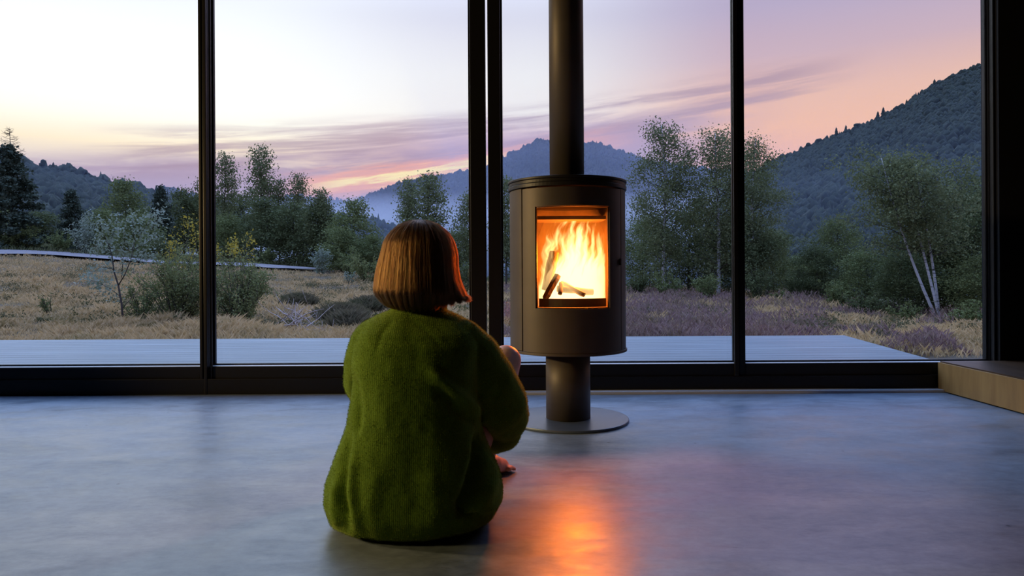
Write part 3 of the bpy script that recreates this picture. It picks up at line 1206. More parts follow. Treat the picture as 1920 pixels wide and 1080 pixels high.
# ------------------------------------------------------------------ HAZE (real scattering air in the valley)
def haze(name, x0, x1, y0, y1, z0, z1, dens, col, label):
    def f(t, p, o):
        vs = t.n('ShaderNodeVolumeScatter')
        vs.inputs['Color'].default_value = (*col, 1)
        vs.inputs['Density'].default_value = dens
        vs.inputs['Anisotropy'].default_value = 0.0
        t.l(vs.outputs[0], o.inputs['Volume'])
        for l in list(o.inputs['Surface'].links):
            t.t.links.remove(l)
    o = MB().box(x0, x1, y0, y1, z0, z1).build(name, mat(name + '_air', fn=f))
    tag(o, label, 'haze', kind='stuff')


haze('valley_haze', -3500, 3500, 885, 2600, -60, 138, 7.5e-4, (0.80, 0.80, 1.0), 'thin blue evening haze in front of the distant mountains')
haze('slope_haze', -150, 760, 890, 1720, 139, 300, 4.0e-4, (0.72, 0.76, 1.0), 'thin blue haze before the upper slopes of the mountain behind the stove')
haze('low_haze', -900, 1500, 135, 884, -60, 62, 2.6e-4, (0.66, 0.78, 1.0), 'thin haze lying at the foot of the near slopes')
haze('valley_mist', -1100, 350, 886, 1900, -50, 105, 3.2e-3, (0.90, 0.88, 1.0), 'denser pale mist low in the valley left of the stove')


# ------------------------------------------------------------------ TREES
def make_tree(name, H, W, kind, seed, n_leaf, leaf, crown0=0.22, leafmat=None, bark=None, lean=0.0, trunks=1, gap=0.0):
    """returns an Empty with trunk and foliage; H height, W crown width in metres"""
    g = np.random.default_rng(seed)
    root = empty(name)
    m = MB()
    mbr = MB()
    LP, LW = [], []
    for tk in range(trunks):
        off = np.array([0.0, 0.0, 0.0]) if trunks == 1 else np.array([g.uniform(-.12, .12), g.uniform(-.1, .1), 0])
        la = lean + (0 if trunks == 1 else (tk - (trunks - 1) / 2) * 0.16)
        hT = H * (1.0 if tk == 0 else g.uniform(0.75, 0.98))
        r0 = 0.011 * H if trunks == 1 else 0.0085 * H
        tp = []
        for i in range(11):
            s = i / 10
            tp.append(off + np.array([la * hT * (s - 0.25 * s * s) + 0.03 * H * math.sin(3 * s + seed + tk) * s, 0.02 * H * math.sin(4 * s + seed * 2) * s, hT * s * 0.97]))
        m.tube(tp, [r0 * (1 - 0.9 * i / 10) + 0.004 for i in range(11)], 7)
        nb = int(46 / trunks) + 8
        for b in range(nb):
            s = crown0 + (0.97 - crown0) * (b + g.uniform()) / nb
            i = min(9, int(s * 10))
            fr = s * 10 - i
            p0 = tp[i] * (1 - fr) + tp[i + 1] * fr
            u = (s - crown0) / (1 - crown0)
            if kind == 'birch':
                L = W / 2 * (math.sin(PI * min(1, u * 0.80 + 0.16)) ** 0.8) * g.uniform(0.55, 1.1)
                up = g.uniform(0.35, 0.9)
            elif kind == 'dense':
                L = W / 2 * (max(0.05, 1 - abs(u - 0.35) / 0.70) ** 0.6) * g.uniform(0.7, 1.1)
                up = g.uniform(0.1, 0.8)
            else:
                L = W / 2 * (1 - u) ** 0.85 * g.uniform(0.75, 1.05) + 0.03 * H
                up = g.uniform(-0.15, 0.2)
            a = b * 2.4 + g.uniform(-.5, .5)
            d = np.array([math.cos(a), math.sin(a), up])
            d /= np.linalg.norm(d)
            bp = [p0]
            for j in range(1, 6):
                q = p0 + d * L * j / 5
                q = q + np.array([0, 0, -0.10 * L * (j / 5) ** 2.2]) + g.normal(size=3) * L * 0.025
                bp.append(q)
            mbr.tube(bp, [r0 * 0.34 * (1 - u * 0.6) * (1 - 0.85 * j / 5) + 0.002 for j in range(6)], 4, caps=False)
            for j in range(1, 6):
                LP.append(bp[j])
                LW.append((0.5 + j / 5) * (L + 0.1 * W))
            if kind != 'spruce':
                for k in range(3):
                    j = int(g.integers(2, 6))
                    dd_ = d + g.normal(size=3) * 0.7
                    dd_ /= np.linalg.norm(dd_)
                    e = bp[j] + dd_ * L * 0.33
                    mbr.tube([bp[j], (bp[j] + e) / 2, e + np.array([0, 0, -0.02 * H])], [0.006, 0.004, 0.002], 3, caps=False)
                    LP += [(bp[j] + e) / 2, e, e + np.array([0, 0, -0.02 * H])]
                    LW += [L * 0.9] * 3
    m.build('trunk', bark or BARK, root, smooth=True)
    mbr.build('branches', BARK, root, smooth=True)['kind'] = 'stuff'
    LP, LW = np.array(LP), np.array(LW)
    # keep loose clumps: drop some anchor points
    keep = g.uniform(size=len(LP)) > gap
    LP, LW = LP[keep], LW[keep]
    c = g.choice(len(LP), n_leaf, p=LW / LW.sum())
    sig = 0.030 * H if kind == 'birch' else (0.040 * H if kind == 'dense' else 0.018 * H)
    P = LP[c] + g.normal(size=(n_leaf, 3)) * sig * np.array([1.15, 1.15, 0.85])
    V, Fc = leaves(P, leaf, 1.2, g)
    mesh_np('foliage', V, Fc, leafmat or LEAF_BIRCH, root)
    root['_h'] = H
    root['_w'] = W
    return root


def copy_tree(o):
    c = o.copy()
    C.objects.link(c)
    for ch in o.children:
        k = ch.copy()
        C.objects.link(k)
        k.parent = c
    return c


PROTO = {}
USED = set()


def variant(key):
    if key in PROTO:
        return PROTO[key]
    kind, idx_ = key.split('_')
    i = int(idx_)
    if kind == 'birchnear':
        r = make_tree('birch_tree', 5.4, 2.3, 'birch', 20 + i, 17000, 0.058, 0.10, LEAF_BIRCH, BIRCHBARK, gap=0.32)
    elif kind == 'birchfar':
        r = make_tree('birch_tree', 7.0, 2.4, 'birch', 40 + i, 5200, 0.13, 0.20, LEAF_BIRCH, BARK, gap=0.35)
    elif kind == 'densefar':
        r = make_tree('broadleaf_tree', 6.0, 3.6, 'dense', 60 + i, 8000, 0.14, 0.05, LEAF_DARK if i % 2 else LEAF_MID, BARK)
    elif kind == 'densenear':
        r = make_tree('broadleaf_tree', 3.6, 2.6, 'dense', 80 + i, 15000, 0.062, 0.06, LEAF_DARK if i % 2 else LEAF_MID, BARK)
    elif kind == 'leanbirch':
        r = make_tree('birch_tree', 4.1, 2.7, 'birch', 100 + i, 19000, 0.055, 0.40, LEAF_BIRCH, BIRCHBARK, lean=-0.30, trunks=3, gap=0.15)
    elif kind == 'spruce':
        r = make_tree('spruce_tree', 8.0, 4.0, 'spruce', 120 + i, 11000, 0.20, 0.04, NEEDLE, BARK)
    PROTO[key] = r
    return r


def place(key, px, topy, D, wpx, label, group):
    p = variant(key)
    if key in USED:
        o = copy_tree(p)
    else:
        o = p
        USED.add(key)
    P = at(px, topy, D)
    z = gz(P.x, D) - 0.05
    h = P.z - z
    sz = h / p['_h']
    sx = (wpx / F * D) / p['_w']
    if key.startswith('leanbirch'):
        sx = sz
    o.location = (P.x, D, z)
    o.scale = (sx, sx, sz)
    o.rotation_euler = (0, 0, 0 if key.startswith('lean') else (px * 0.37) % 6.28)
    tag(o, label, 'tree', group)
    return o


G1 = 'trees beyond the gravel track'
G2 = 'trees and birches behind the stove and to its right'
TREES = [
    # key, px, topy, D, width, label
    ('spruce_0', 18, 262, 38, 120, 'big dark spruce with a thin bare top at the far left edge', G1),
    ('spruce_1', 137, 350, 40, 66, 'short rounded dark conifer above the gravel track, left of the mullion', G1),
    ('spruce_2', 298, 343, 56, 62, 'dark pointed spruce behind the pale willow sapling', G1),
    ('densefar_0', 232, 333, 58, 90, 'feathery green tree between the two conifers, left pane', G1),
    ('densefar_1', 345, 352, 60, 90, 'bushy tree just left of the leftmost mullion', G1),
    ('densefar_1', 385, 335, 62, 70, 'bushy tree hidden partly by the leftmost mullion', G1),
    ('densefar_0', 190, 392, 52, 80, 'low broad tree right of the short rounded conifer', G1),
    ('densefar_2', 262, 400, 50, 90, 'low tree in front of the pointed spruce', G1),
    ('densefar_3', 80, 396, 54, 100, 'low dark trees between the big spruce and the rounded conifer', G1),
    ('densefar_2', -60, 330, 50, 130, 'broad tree at the left edge beyond the big spruce', G1),
    ('birchfar_0', 418, 282, 44, 54, 'slim birch just right of the leftmost mullion', G1),
    ('densefar_3', 446, 362, 48, 80, 'dark leafy tree between the two tall slim birches', G1),
    ('birchfar_1', 488, 270, 42, 66, 'tallest slim birch of the group in the second pane', G1),
    ('birchfar_2', 523, 332, 43, 50, 'small birch right of the tallest slim birch', G1),
    ('birchfar_0', 557, 320, 43, 52, 'small airy birch against the burning strip of sky', G1),
    ('densefar_1', 500, 370, 39, 110, 'dark mass of foliage under the tallest slim birch', G1),
    ('densefar_3', 552, 378, 38, 100, 'dark leafy tree under the small airy birch', G1),
    ('birchfar_2', 598, 350, 37, 60, 'thin topped tree near the right end of the gravel track', G1),
    ('densefar_1', 598, 372, 37, 100, 'dark bushy tree at the right end of the gravel track', G1),
    ('densefar_2', 430, 400, 40, 90, 'low dark tree beside the leftmost mullion, second pane', G1),
    ('densefar_0', 664, 370, 34, 100, 'green tree left of the head of hair', G1),
    ('densefar_2', 640, 425, 32, 90, 'low green tree in front of the trees left of the head', G1),
    ('densefar_0', 700, 440, 32, 70, 'small green tree touching the head of hair on its left', G1),
    ('birchfar_1', 768, 334, 31, 64, 'left one of the twin birches above the head of hair', G1),
    ('birchfar_2', 800, 320, 30, 88, 'right one of the twin birches above the head of hair', G1),
    ('densefar_0', 860, 430, 28, 90, 'green tree right of the head of hair', G1),
    ('birchfar_0', 882, 355, 27, 60, 'birch half hidden by the dark middle posts', G1),
    ('birchfar_1', 948, 330, 25, 60, 'birch showing in the gap left of the stove', G2),
    ('densenear_1', 985, 400, 26, 130, 'dark tree hidden mostly by the stove body', G2),
    ('birchnear_0', 1242, 226, 20, 135, 'tallest loose birch right of the stove', G2),
    ('birchnear_1', 1345, 243, 19.5, 150, 'tall birch just left of the narrow right mullion', G2),
    ('birchnear_2', 1412, 252, 20.5, 130, 'tall birch behind the narrow right mullion', G2),
    ('densenear_0', 1205, 400, 23, 120, 'low dark tree beside the stove on its right', G2),
    ('densenear_1', 1290, 375, 22, 150, 'dark foliage between the two tall birches', G2),
    ('densenear_1', 1385, 400, 20.5, 160, 'dark foliage at the foot of the birches by the right mullion', G2),
    ('densenear_2', 1450, 430, 22, 100, 'green tree right of the birches by the right mullion', G2),
    ('densenear_2', 1505, 480, 26, 110, 'low green tree far behind in the right pane', G2),
    ('densenear_0', 1572, 405, 19, 120, 'round green tree in the middle of the right pane', G2),
    ('densenear_3', 1530, 460, 18.5, 110, 'smaller dark tree left of the round green tree', G2),
    ('densenear_2', 1625, 470, 17, 120, 'dark shrubby tree between the round tree and the white trunks', G2),
    ('leanbirch_0', 1752, 280, 14, 200, 'leaning birch clump with three white trunks in the right pane', G2),
    ('densenear_1', 1800, 325, 16, 190, 'dark broad tree behind the leaning white trunks', G2),
    ('densenear_3', 1740, 400, 16.5, 190, 'dark tree in the shade behind the white trunks', G2),
    ('densenear_3', 1860, 350, 15, 180, 'dark tree at the right jamb of the window', G2),
    ('densenear_1', 1690, 470, 15.5, 130, 'low dark tree left of the white trunks', G2),
    ('densenear_0', 1850, 470, 13.5, 150, 'green low tree under the dark tree at the right jamb', G2),
]
for t_ in TREES:
    place(*t_)

# thin dead top of the big spruce
sp = next(o for o in bpy.data.objects if o.get('label', '').startswith('big dark spruce'))
m = MB()
g = random.Random(4)
base, tipz = 0.0, at(18, 238, 38).z - at(18, 300, 38).z
m.tube([(0, 0, -0.4), (0.03, 0, tipz * 0.5), (0, 0, tipz)], [0.035, 0.02, 0.006], 5)
for k in range(44):
    z = tipz * g.uniform(0.0, 0.95)
    a = g.uniform(0, 6.28)
    L = 0.75 * (1 - z / tipz) + 0.12
    e = (L * math.cos(a), L * math.sin(a), z + L * 0.25)
    m.tube([(0, 0, z), (e[0] * .6, e[1] * .6, z + L * 0.05), e], [0.014, 0.01, 0.004], 3)
    for q in range(3):
        f_ = g.uniform(0.3, 1)
        m.tube([(e[0] * f_, e[1] * f_, z + (e[2] - z) * f_), (e[0] * f_ + g.uniform(-.2, .2), e[1] * f_ + g.uniform(-.2, .2), z + (e[2] - z) * f_ + g.uniform(-.05, .2))], [0.008, 0.003], 3)
dt = m.build('dead_top', BARK, sp)
dt.location = (0, 0, (at(18, 300, 38).z - sp.location.z) / sp.scale.z)
dt.scale = (1 / sp.scale.x, 1 / sp.scale.y, 1 / sp.scale.z)


# ------------------------------------------------------------------ SHRUBS
def shrub(px, topy, D, wpx, n_stem, n_leaf, leaf, lm, label, name='shrub', seed=1, yellow=0, spread=1.0, z_off=0.0, leafless=0.0, group='shrubs on the moor'):
    g = np.random.default_rng(seed)
    P = at(px, topy, D)
    z = gz(P.x, D) - 0.03 + z_off
    h, wd = P.z - z, wpx / F * D
    root = empty(name, (P.x, D, z))
    m = MB()
    A, top = [], []
    for k in range(n_stem):
        a = g.uniform(0, 2 * PI)
        rr = wd / 2 * math.sqrt(g.uniform(0, 1)) * spread
        hh = h * g.uniform(0.6, 1.0) * (1 - 0.35 * (rr / (wd / 2 + 1e-6)) ** 2)
        e = np.array([rr * math.cos(a), rr * math.sin(a) * 0.8, hh])
        p0 = np.array([e[0] * 0.18, e[1] * 0.18, 0])
        c = np.array([e[0] * 0.55, e[1] * 0.55, hh * 0.55]) + g.normal(size=3) * 0.03 * h
        pts = [p0, (p0 + c) / 2 + g.normal(size=3) * 0.01 * h, c, (c + e) / 2 + g.normal(size=3) * 0.015 * h, e]
        m.tube(pts, [0.008, 0.007, 0.005, 0.0035, 0.002], 4)
        for s in np.linspace(leafless, 1, 9):
            i = min(3, int(s * 4))
            f_ = s * 4 - i
            A.append(pts[i] * (1 - f_) + pts[i + 1] * f_)
        for q in range(4):
            s = g.uniform(0.4, 1)
            i = min(3, int(s * 4))
            b0 = pts[i]
            b1 = b0 + g.normal(size=3) * h * 0.10 + np.array([0, 0, h * 0.06])
            m.tube([b0, b1], [0.0035, 0.0015], 3)
            A += [b1, (b0 + b1) / 2]
        top.append(e)
    m.build('stems', BARK, root, smooth=True)
    A = np.array(A)
    c = g.integers(0, len(A), n_leaf)
    LPt = A[c] + g.normal(size=(n_leaf, 3)) * 0.028 * h
    LPt[:, 2] = np.maximum(LPt[:, 2], 0.01)
    V, Fc = leaves(LPt, leaf, 1.0, g)
    mesh_np('foliage', V, Fc, lm, root)
    if yellow:
        top = np.array(top)
        c = g.integers(0, len(top), yellow)
        V, Fc = leaves(top[c] + g.normal(size=(yellow, 3)) * np.array([0.05, 0.05, 0.09]) - np.array([0, 0, .05]), leaf * 1.1, 1.0, g)
        mesh_np('yellow_leaves', V, Fc, LEAF_YELLOW, root)
    tag(root, label, 'shrub', group)
    return root


GS = 'shrubs on the moor'
shrub(335, 452, 10.6, 190, 46, 11000, 0.032, LEAF_SALLOW, 'wide bushy sallow left of the leftmost mullion, by the deck', seed=1, yellow=0)
shrub(452, 462, 10.4, 150, 40, 9500, 0.032, LEAF_SALLOW, 'wide bushy sallow right of the leftmost mullion, by the deck', seed=2)
shrub(345, 402, 11.2, 80, 12, 420, 0.040, LEAF_SALLOW, 'thin upright sallow with yellow tips left of the mullion', seed=3, yellow=420, leafless=0.6)
shrub(440, 408, 11.2, 90, 10, 350, 0.040, LEAF_SALLOW, 'thin upright sallow with yellow tips right of the mullion', seed=4, yellow=360, leafless=0.6)
shrub(268, 520, 10.2, 90, 16, 2200, 0.030, LEAF_MID, 'small green bush at the foot of the willow sapling', seed=5)
shrub(300, 585, 10.0, 120, 22, 3600, 0.028, LEAF_DARK, 'low dark bush on the deck edge left of the mullion', seed=6)
shrub(95, 545, 11.5, 40, 7, 500, 0.03, LEAF_MID, 'small green sprig in the dry grass at the left', seed=7)
for k, (px, ty, D, wd, lm) in enumerate(((20, 424, 37.5, 70, LEAF_MID), (62, 418, 38, 60, LEAF_MID), (110, 428, 38, 60, LEAF_MID), (160, 384, 37, 60, LEAF_PALE), (205, 415, 37, 60, LEAF_MID), (262, 420, 37, 70, LEAF_MID), (318, 430, 37, 70, LEAF_DARK))):
    shrub(px, ty, D, wd, 14, 1500, 0.10, lm, 'pale' if 0 else ['leafy shrub across the track under the big spruce', 'leafy shrub across the track right of the big spruce', 'leafy shrub across the track before the rounded conifer', 'tall pale shrub across the track right of the rounded conifer', 'leafy shrub across the track left of the willow crown', 'leafy shrub across the track behind the willow crown', 'dark shrub across the track behind the yellow tips'][k], seed=20 + k)
shrub(602, 456, 30, 44, 10, 1300, 0.075, LEAF_PALE, 'pale shrub in front of the end of the gravel track', seed=31)
shrub(500, 460, 37, 60, 12, 1200, 0.09, LEAF_MID, 'green shrub just across the track in the second pane', seed=32)
shrub(655, 452, 28, 60, 14, 1700, 0.07, LEAF_MID, 'green shrub between the track end and the head of hair', seed=33)
shrub(688, 470, 24, 90, 18, 2600, 0.06, LEAF_SALLOW, 'wide yellowish green shrub left of the head of hair', seed=34)
shrub(655, 505, 22, 30, 6, 400, 0.05, LEAF_PALE, 'tiny pale shrub in the grass left of the head of hair', seed=35)
shrub(870, 470, 20, 60, 14, 2200, 0.05, LEAF_DARK, 'dark shrub between the head of hair and the middle post', seed=36)
shrub(1195, 505, 19, 60, 14, 1700, 0.05, LEAF_DARK, 'dark shrub at the right side of the stove', seed=37)
shrub(1250, 505, 18.5, 90, 16, 2200, 0.05, LEAF_MID, 'green shrub under the tallest loose birch', seed=38)
shrub(1330, 500, 18, 90, 16, 2200, 0.05, LEAF_MID, 'green shrub under the birch left of the right mullion', seed=39)
shrub(1420, 495, 18, 80, 16, 2200, 0.05, LEAF_DARK, 'dark shrub right of the right mullion', seed=40)
shrub(1468, 545, 17, 60, 14, 1500, 0.045, LEAF_SALLOW, 'bright yellowish shrub at the edge of the heather', seed=41)
shrub(1560, 520, 15.5, 100, 18, 2800, 0.045, LEAF_MID, 'green shrub under the round green tree', seed=42)
shrub(1500, 505, 19, 90, 18, 2600, 0.05, LEAF_DARK, 'dark shrub left of the round green tree', seed=46)
shrub(1620, 540, 14, 90, 18, 2400, 0.04, LEAF_DARK, 'dark low shrub left of the white trunks', seed=43)
shrub(1700, 560, 12.8, 70, 14, 1600, 0.035, LEAF_MID, 'low green shrub at the foot of the white trunks', seed=47)
shrub(1825, 560, 11, 110, 22, 4200, 0.035, LEAF_MID, 'green bush close to the right jamb of the window', seed=44)
shrub(1790, 590, 11.5, 80, 16, 2200, 0.035, LEAF_SALLOW, 'low yellowish bush left of the bush by the right jamb', seed=45)

# pale willow sapling with a visible stem
g = np.random.default_rng(77)
D = 9.9
sap = empty('willow_sapling', (at(232, 603, D).x, D, gz(at(232, 603, D).x, D) - 0.02))
m = MB()
B0 = Vector(sap.location)


def rel(px, py, d=0.0):
    return at(px, py, D + d) - B0


anch = []


def twig(pts, r0, r1, leafy_=True):
    P = [Vector(p) for p in pts]
    n = len(P)
    m.tube(P, [r0 + (r1 - r0) * i / (n - 1) for i in range(n)], 5)
    if leafy_:
        for i in range(n - 1):
            for s in np.linspace(0.2, 1, 8):
                anch.append(np.array(P[i].lerp(P[i + 1], s)))


twig([(0, 0, 0), rel(228, 570), rel(222, 535), rel(214, 510), rel(210, 478), rel(200, 452)], 0.017, 0.005, False)
twig([rel(222, 535), rel(234, 515, -.05), rel(245, 488, -.1), rel(252, 455, -.1)], 0.009, 0.004, False)
twig([rel(226, 556), rel(205, 540, .1), rel(180, 528, .15), rel(158, 522, .2)], 0.006, 0.002)
twig([rel(228, 580), rel(250, 555, .1), rel(262, 530, .15)], 0.006, 0.002, False)
for (a, b, c) in (((210, 478), (190, 465), (172, 470)), ((210, 470), (195, 440), (186, 415)), ((204, 460), (215, 430), (222, 405)), ((252, 455), (270, 430), (285, 405)),
                  ((252, 455), (250, 425), (246, 400)), ((248, 470), (275, 455), (300, 440)), ((214, 505), (190, 500), (168, 515)), ((245, 480), (270, 485), (292, 480)), ((228, 520), (232, 470), (235, 425)), ((285, 430), (295, 410), (302, 395))):
    d1, d2 = g.uniform(-.15, .15), g.uniform(-.3, .3)
    twig([rel(*a), rel(*b, d1), rel(*c, d2)], 0.005, 0.0015)
m.build('stem', BARK, sap, smooth=True)
anch = np.array(anch)
n = 1500
c = g.integers(0, len(anch), n)
V, Fc = leaves(anch[c] + g.normal(size=(n, 3)) * 0.065, 0.048, 0.9, g)
mesh_np('foliage', V, Fc, LEAF_PALE, sap)
tag(sap, 'slender willow sapling with dark forked stem and silvery leaves in the left pane', 'sapling')

# ------------------------------------------------------------------ GRASS, HEATHER, TUSSOCKS
def field_points(n, t0, t1, d0, d1, g, power=1.0):
    u = g.uniform(0, 1, n) ** power
    D = d0 * (d1 / d0) ** u
    t = g.uniform(t0, t1, n)
    return t * D, D


g = np.random.default_rng(5)
x, y = field_points(500000, -1.25, 0.86, 7.0, 34, g)
cl = fbm(x * 1.3, y * 1.3, 9, 3)
hz = fbm(x * 0.5 + 3, y * 0.35, 21, 3)                       # heather ground
heath = (x / y > 0.03) & (hz > 0.44)
on_deck = (y < 7.05) & (x < 3.4)
keep = (~heath | (g.uniform(size=len(x)) < 0.25)) & (g.uniform(size=len(x)) < 0.35 + cl) & ~on_deck & ~((np.abs(y - 34) < 2.4) & (x / y < -0.26))
x, y, cl = x[keep], y[keep], cl[keep]
P = np.stack([x, y, ground(x, y) - 0.02], 1)
cl2 = fbm(x * 2.4 + 50, y * 1.5, 77, 3)
hgt = 0.055 + 0.17 * np.clip(cl - 0.3, 0, 1) + 0.34 * np.clip(cl2 - 0.52, 0, 1)
V, Fc = blades(P, hgt, 0.0014 + 0.00018 * y, 1.0, g)
o = mesh_np('moor_grass', V, Fc, GRASS)
tag(o, 'dry brownish moor grass covering the field beyond the deck', 'grass', kind='stuff')
x, y = field_points(52000, -1.3, 0.1, 36, 62, g)
P = np.stack([x, y, ground(x, y) - 0.02], 1)
V, Fc = blades(P, 0.32, 0.012, 0.5, g)
o = mesh_np('verge_grass', V, Fc, GRASS_GREEN)
tag(o, 'green rough grass on the far side of the gravel track', 'grass', kind='stuff')
# heather
x, y = field_points(170000, -0.02, 0.86, 7.2, 27, g)
hz = fbm(x * 0.5 + 3, y * 0.35, 21, 3)
keep = (hz > 0.44) & ~((y < 7.05) & (x < 3.5))
x, y = x[keep], y[keep]
mound = 0.24 * np.clip((fbm(x * 1.4, y * 1.4, 33, 2) - 0.40) * 3.5, 0, 1)
P = np.stack([x, y, ground(x, y) - 0.03 + mound * g.uniform(0, 1, len(x))], 1)
V, Fc = blades(P, 0.085, 0.0022 + 0.00022 * y, 1.0, g)
o = mesh_np('heather', V, Fc, HEATHER)
tag(o, 'low purple brown heather spread over the ground right of the stove', 'heather', kind='stuff')


def tussock(px, py, D, r, h, label, seed):
    g = np.random.default_rng(seed)
    c = at(px, py, D)
    z = gz(c.x, D)
    n = 2600
    a = g.uniform(0, 2 * PI, n)
    rr = r * np.sqrt(g.uniform(0, 1, n))
    P = np.stack([rr * np.cos(a), rr * np.sin(a), h * 0.6 * (1 - (rr / r) ** 2)], 1)
    V, Fc = blades(P, h * 0.55, 0.005, 1.1, g)
    o = mesh_np('grass_tussock', V, Fc, TUSSOCK, None, loc=(c.x, D, z))
    tag(o, label, 'tussock', group='dark tussocks in the dry grass')


tussock(640, 590, 11.5, 0.42, 0.28, 'dark rounded tussock right above the dead branches', 1)
tussock(690, 568, 13, 0.34, 0.26, 'dark tussock close to the left of the bob hair', 2)
tussock(655, 625, 9.8, 0.26, 0.26, 'dark green tussock at the deck edge beside the green sweater', 3)
tussock(560, 548, 14, 0.35, 0.24, 'brown tussock above the left end of the dead branches', 4)

g = np.random.default_rng(91)
PP = []
for k in range(230):
    x, y = field_points(1, -0.95, 0.80, 9.0, 31, g)
    x, y = float(x[0]), float(y[0])
    if abs(y - 34) < 3 or (y < 9.5 and x < 3):
        continue
    r = g.uniform(0.10, 0.42)
    n = int(900 * r)
    q = g.normal(size=(n, 3)) * np.array([r * .55, r * .55, r * .22])
    q[:, 2] = np.abs(q[:, 2]) + 0.02
    q[:, 0] += x
    q[:, 1] += y
    q[:, 2] += gz(x, y)
    PP.append(q)
PP = np.concatenate(PP)
V, Fc = leaves(PP, 0.035, 1.0, g)
o = mesh_np('undergrowth', V, Fc, LEAF_UNDER)
tag(o, 'low green and brown plants scattered through the dry field', 'undergrowth', kind='stuff')

# dead branches
g = random.Random(12)
for k in range(16):
    D = g.uniform(8.6, 10.2)
    x0 = g.uniform(505, 600)
    y0 = g.uniform(600, 640)
    x1 = x0 + g.choice([-1, 1, 1]) * g.uniform(35, 75)
    y1 = y0 - g.uniform(10, 52)
    x1 = min(x1, 652)
    a, b = at(x0, y0, D), at(x1, y1, D + g.uniform(-.3, .3))
    a.z = max(a.z, gz(a.x, a.y) + 0.01)
    m = MB()
    mid = a.lerp(b, 0.5) + Vector((g.uniform(-.05, .05), g.uniform(-.05, .05), g.uniform(-.05, .06)))
    pts = [a, a.lerp(mid, 0.5) + Vector((0, 0, g.uniform(-.02, .02))), mid, mid.lerp(b, 0.5) + Vector((0, 0, g.uniform(-.03, .03))), b]
    r = g.uniform(0.006, 0.012)
    m.tube(pts, [r, r * .9, r * .7, r * .5, r * .2], 5)
    for q in range(5):
        s = pts[g.randint(1, 3)].lerp(pts[g.randint(1, 4)], g.uniform(0, 1))
        e = s + Vector((g.uniform(-.18, .18), g.uniform(-.12, .12), g.uniform(0.0, .22)))
        m.tube([s, s.lerp(e, 0.5) + Vector((0, 0, -.01)), e], [r * .45, r * .3, r * .12], 4)
    o = m.build('dead_branch', DEADWOOD, None, smooth=True)
    o.data.transform(Matrix.Translation(-a))
    o.location = a
    tag(o, 'bleached dead branch lying in the tangle of brushwood beyond the deck', 'branch', group='dead branches heaped beyond the deck')


# ------------------------------------------------------------------ PERSON
def remeshed(name, mb, voxel, smooth_it, material, parent=None, factor=0.6):
    o = mb.build(name + '_src', material)
    r = o.modifiers.new('r', 'REMESH')
    r.mode = 'VOXEL'
    r.voxel_size = voxel
    s = o.modifiers.new('s', 'SMOOTH')
    s.iterations = smooth_it
    s.factor = factor
    dg = bpy.context.evaluated_depsgraph_get()
    ev = o.evaluated_get(dg)
    me = bpy.data.meshes.new_from_object(ev)
    me.name = name
    src = o.data
    bpy.data.objects.remove(o)
    bpy.data.meshes.remove(src)
    me.materials.clear()
    me.materials.append(material)
    me.polygons.foreach_set('use_smooth', np.ones(len(me.polygons), dtype=bool))
    q = bpy.data.objects.new(name, me)
    return link(q, parent)


def V3(*a):
    return Vector(a)


HEAD = V3(-0.254, 1.885, 0.705)
YAW = R_(-24)       # head turned to the right of the picture
HR = Matrix.Rotation(YAW, 3, 'Z')


def hp(x, y, z):
    """head frame: +y is the way the face looks, +x her right, z up"""
    return HEAD + HR @ Vector((x, y, z))


b = MB()
# pelvis, spine, chest, shoulders, neck
b.chain([(-0.33, 1.80, 0.105), (-0.25, 1.79, 0.12), (-0.17, 1.80, 0.105)], [0.10, 0.105, 0.10], 18)
b.chain([(-0.25, 1.80, 0.14), (-0.25, 1.79, 0.24), (-0.25, 1.80, 0.34), (-0.252, 1.82, 0.43), (-0.253, 1.85, 0.50)], [0.115, 0.105, 0.105, 0.10, 0.07], 20)
b.chain([(-0.355, 1.85, 0.485), (-0.253, 1.845, 0.505), (-0.150, 1.85, 0.485)], [0.05, 0.055, 0.05], 16)
b.chain([(-0.253, 1.855, 0.50), (-0.254, 1.865, 0.57), (-0.254, 1.875, 0.63)], [0.055, 0.048, 0.048], 16)
# head: cranium, face, jaw, nose, lips, chin, ears
b.ball(hp(0, -0.012, 0.012), (0.073, 0.088, 0.076), 24, 18, HR)
b.ball(hp(0, 0.030, -0.030), (0.058, 0.058, 0.072), 20, 16, HR)
b.ball(hp(0, 0.052, -0.082), (0.030, 0.026, 0.022), 14, 10, HR)
b.chain([hp(0, 0.082, 0.005), hp(0, 0.096, -0.018), hp(0, 0.101, -0.032)], [0.007, 0.009, 0.012], 10)
b.ball(hp(0, 0.084, -0.056), (0.022, 0.010, 0.006), 12, 8, HR)
b.ball(hp(0, 0.082, -0.065), (0.020, 0.010, 0.007), 12, 8, HR)
for s in (-1, 1):
    b.ball(hp(0.073 * s, -0.005, -0.008), (0.008, 0.018, 0.030), 12, 10, HR)
    b.ball(hp(0.030 * s, 0.076, 0.018), (0.022, 0.010, 0.007), 12, 8, HR)
    b.ball(hp(0.036 * s, 0.058, -0.022), (0.022, 0.020, 0.022), 12, 8, HR)


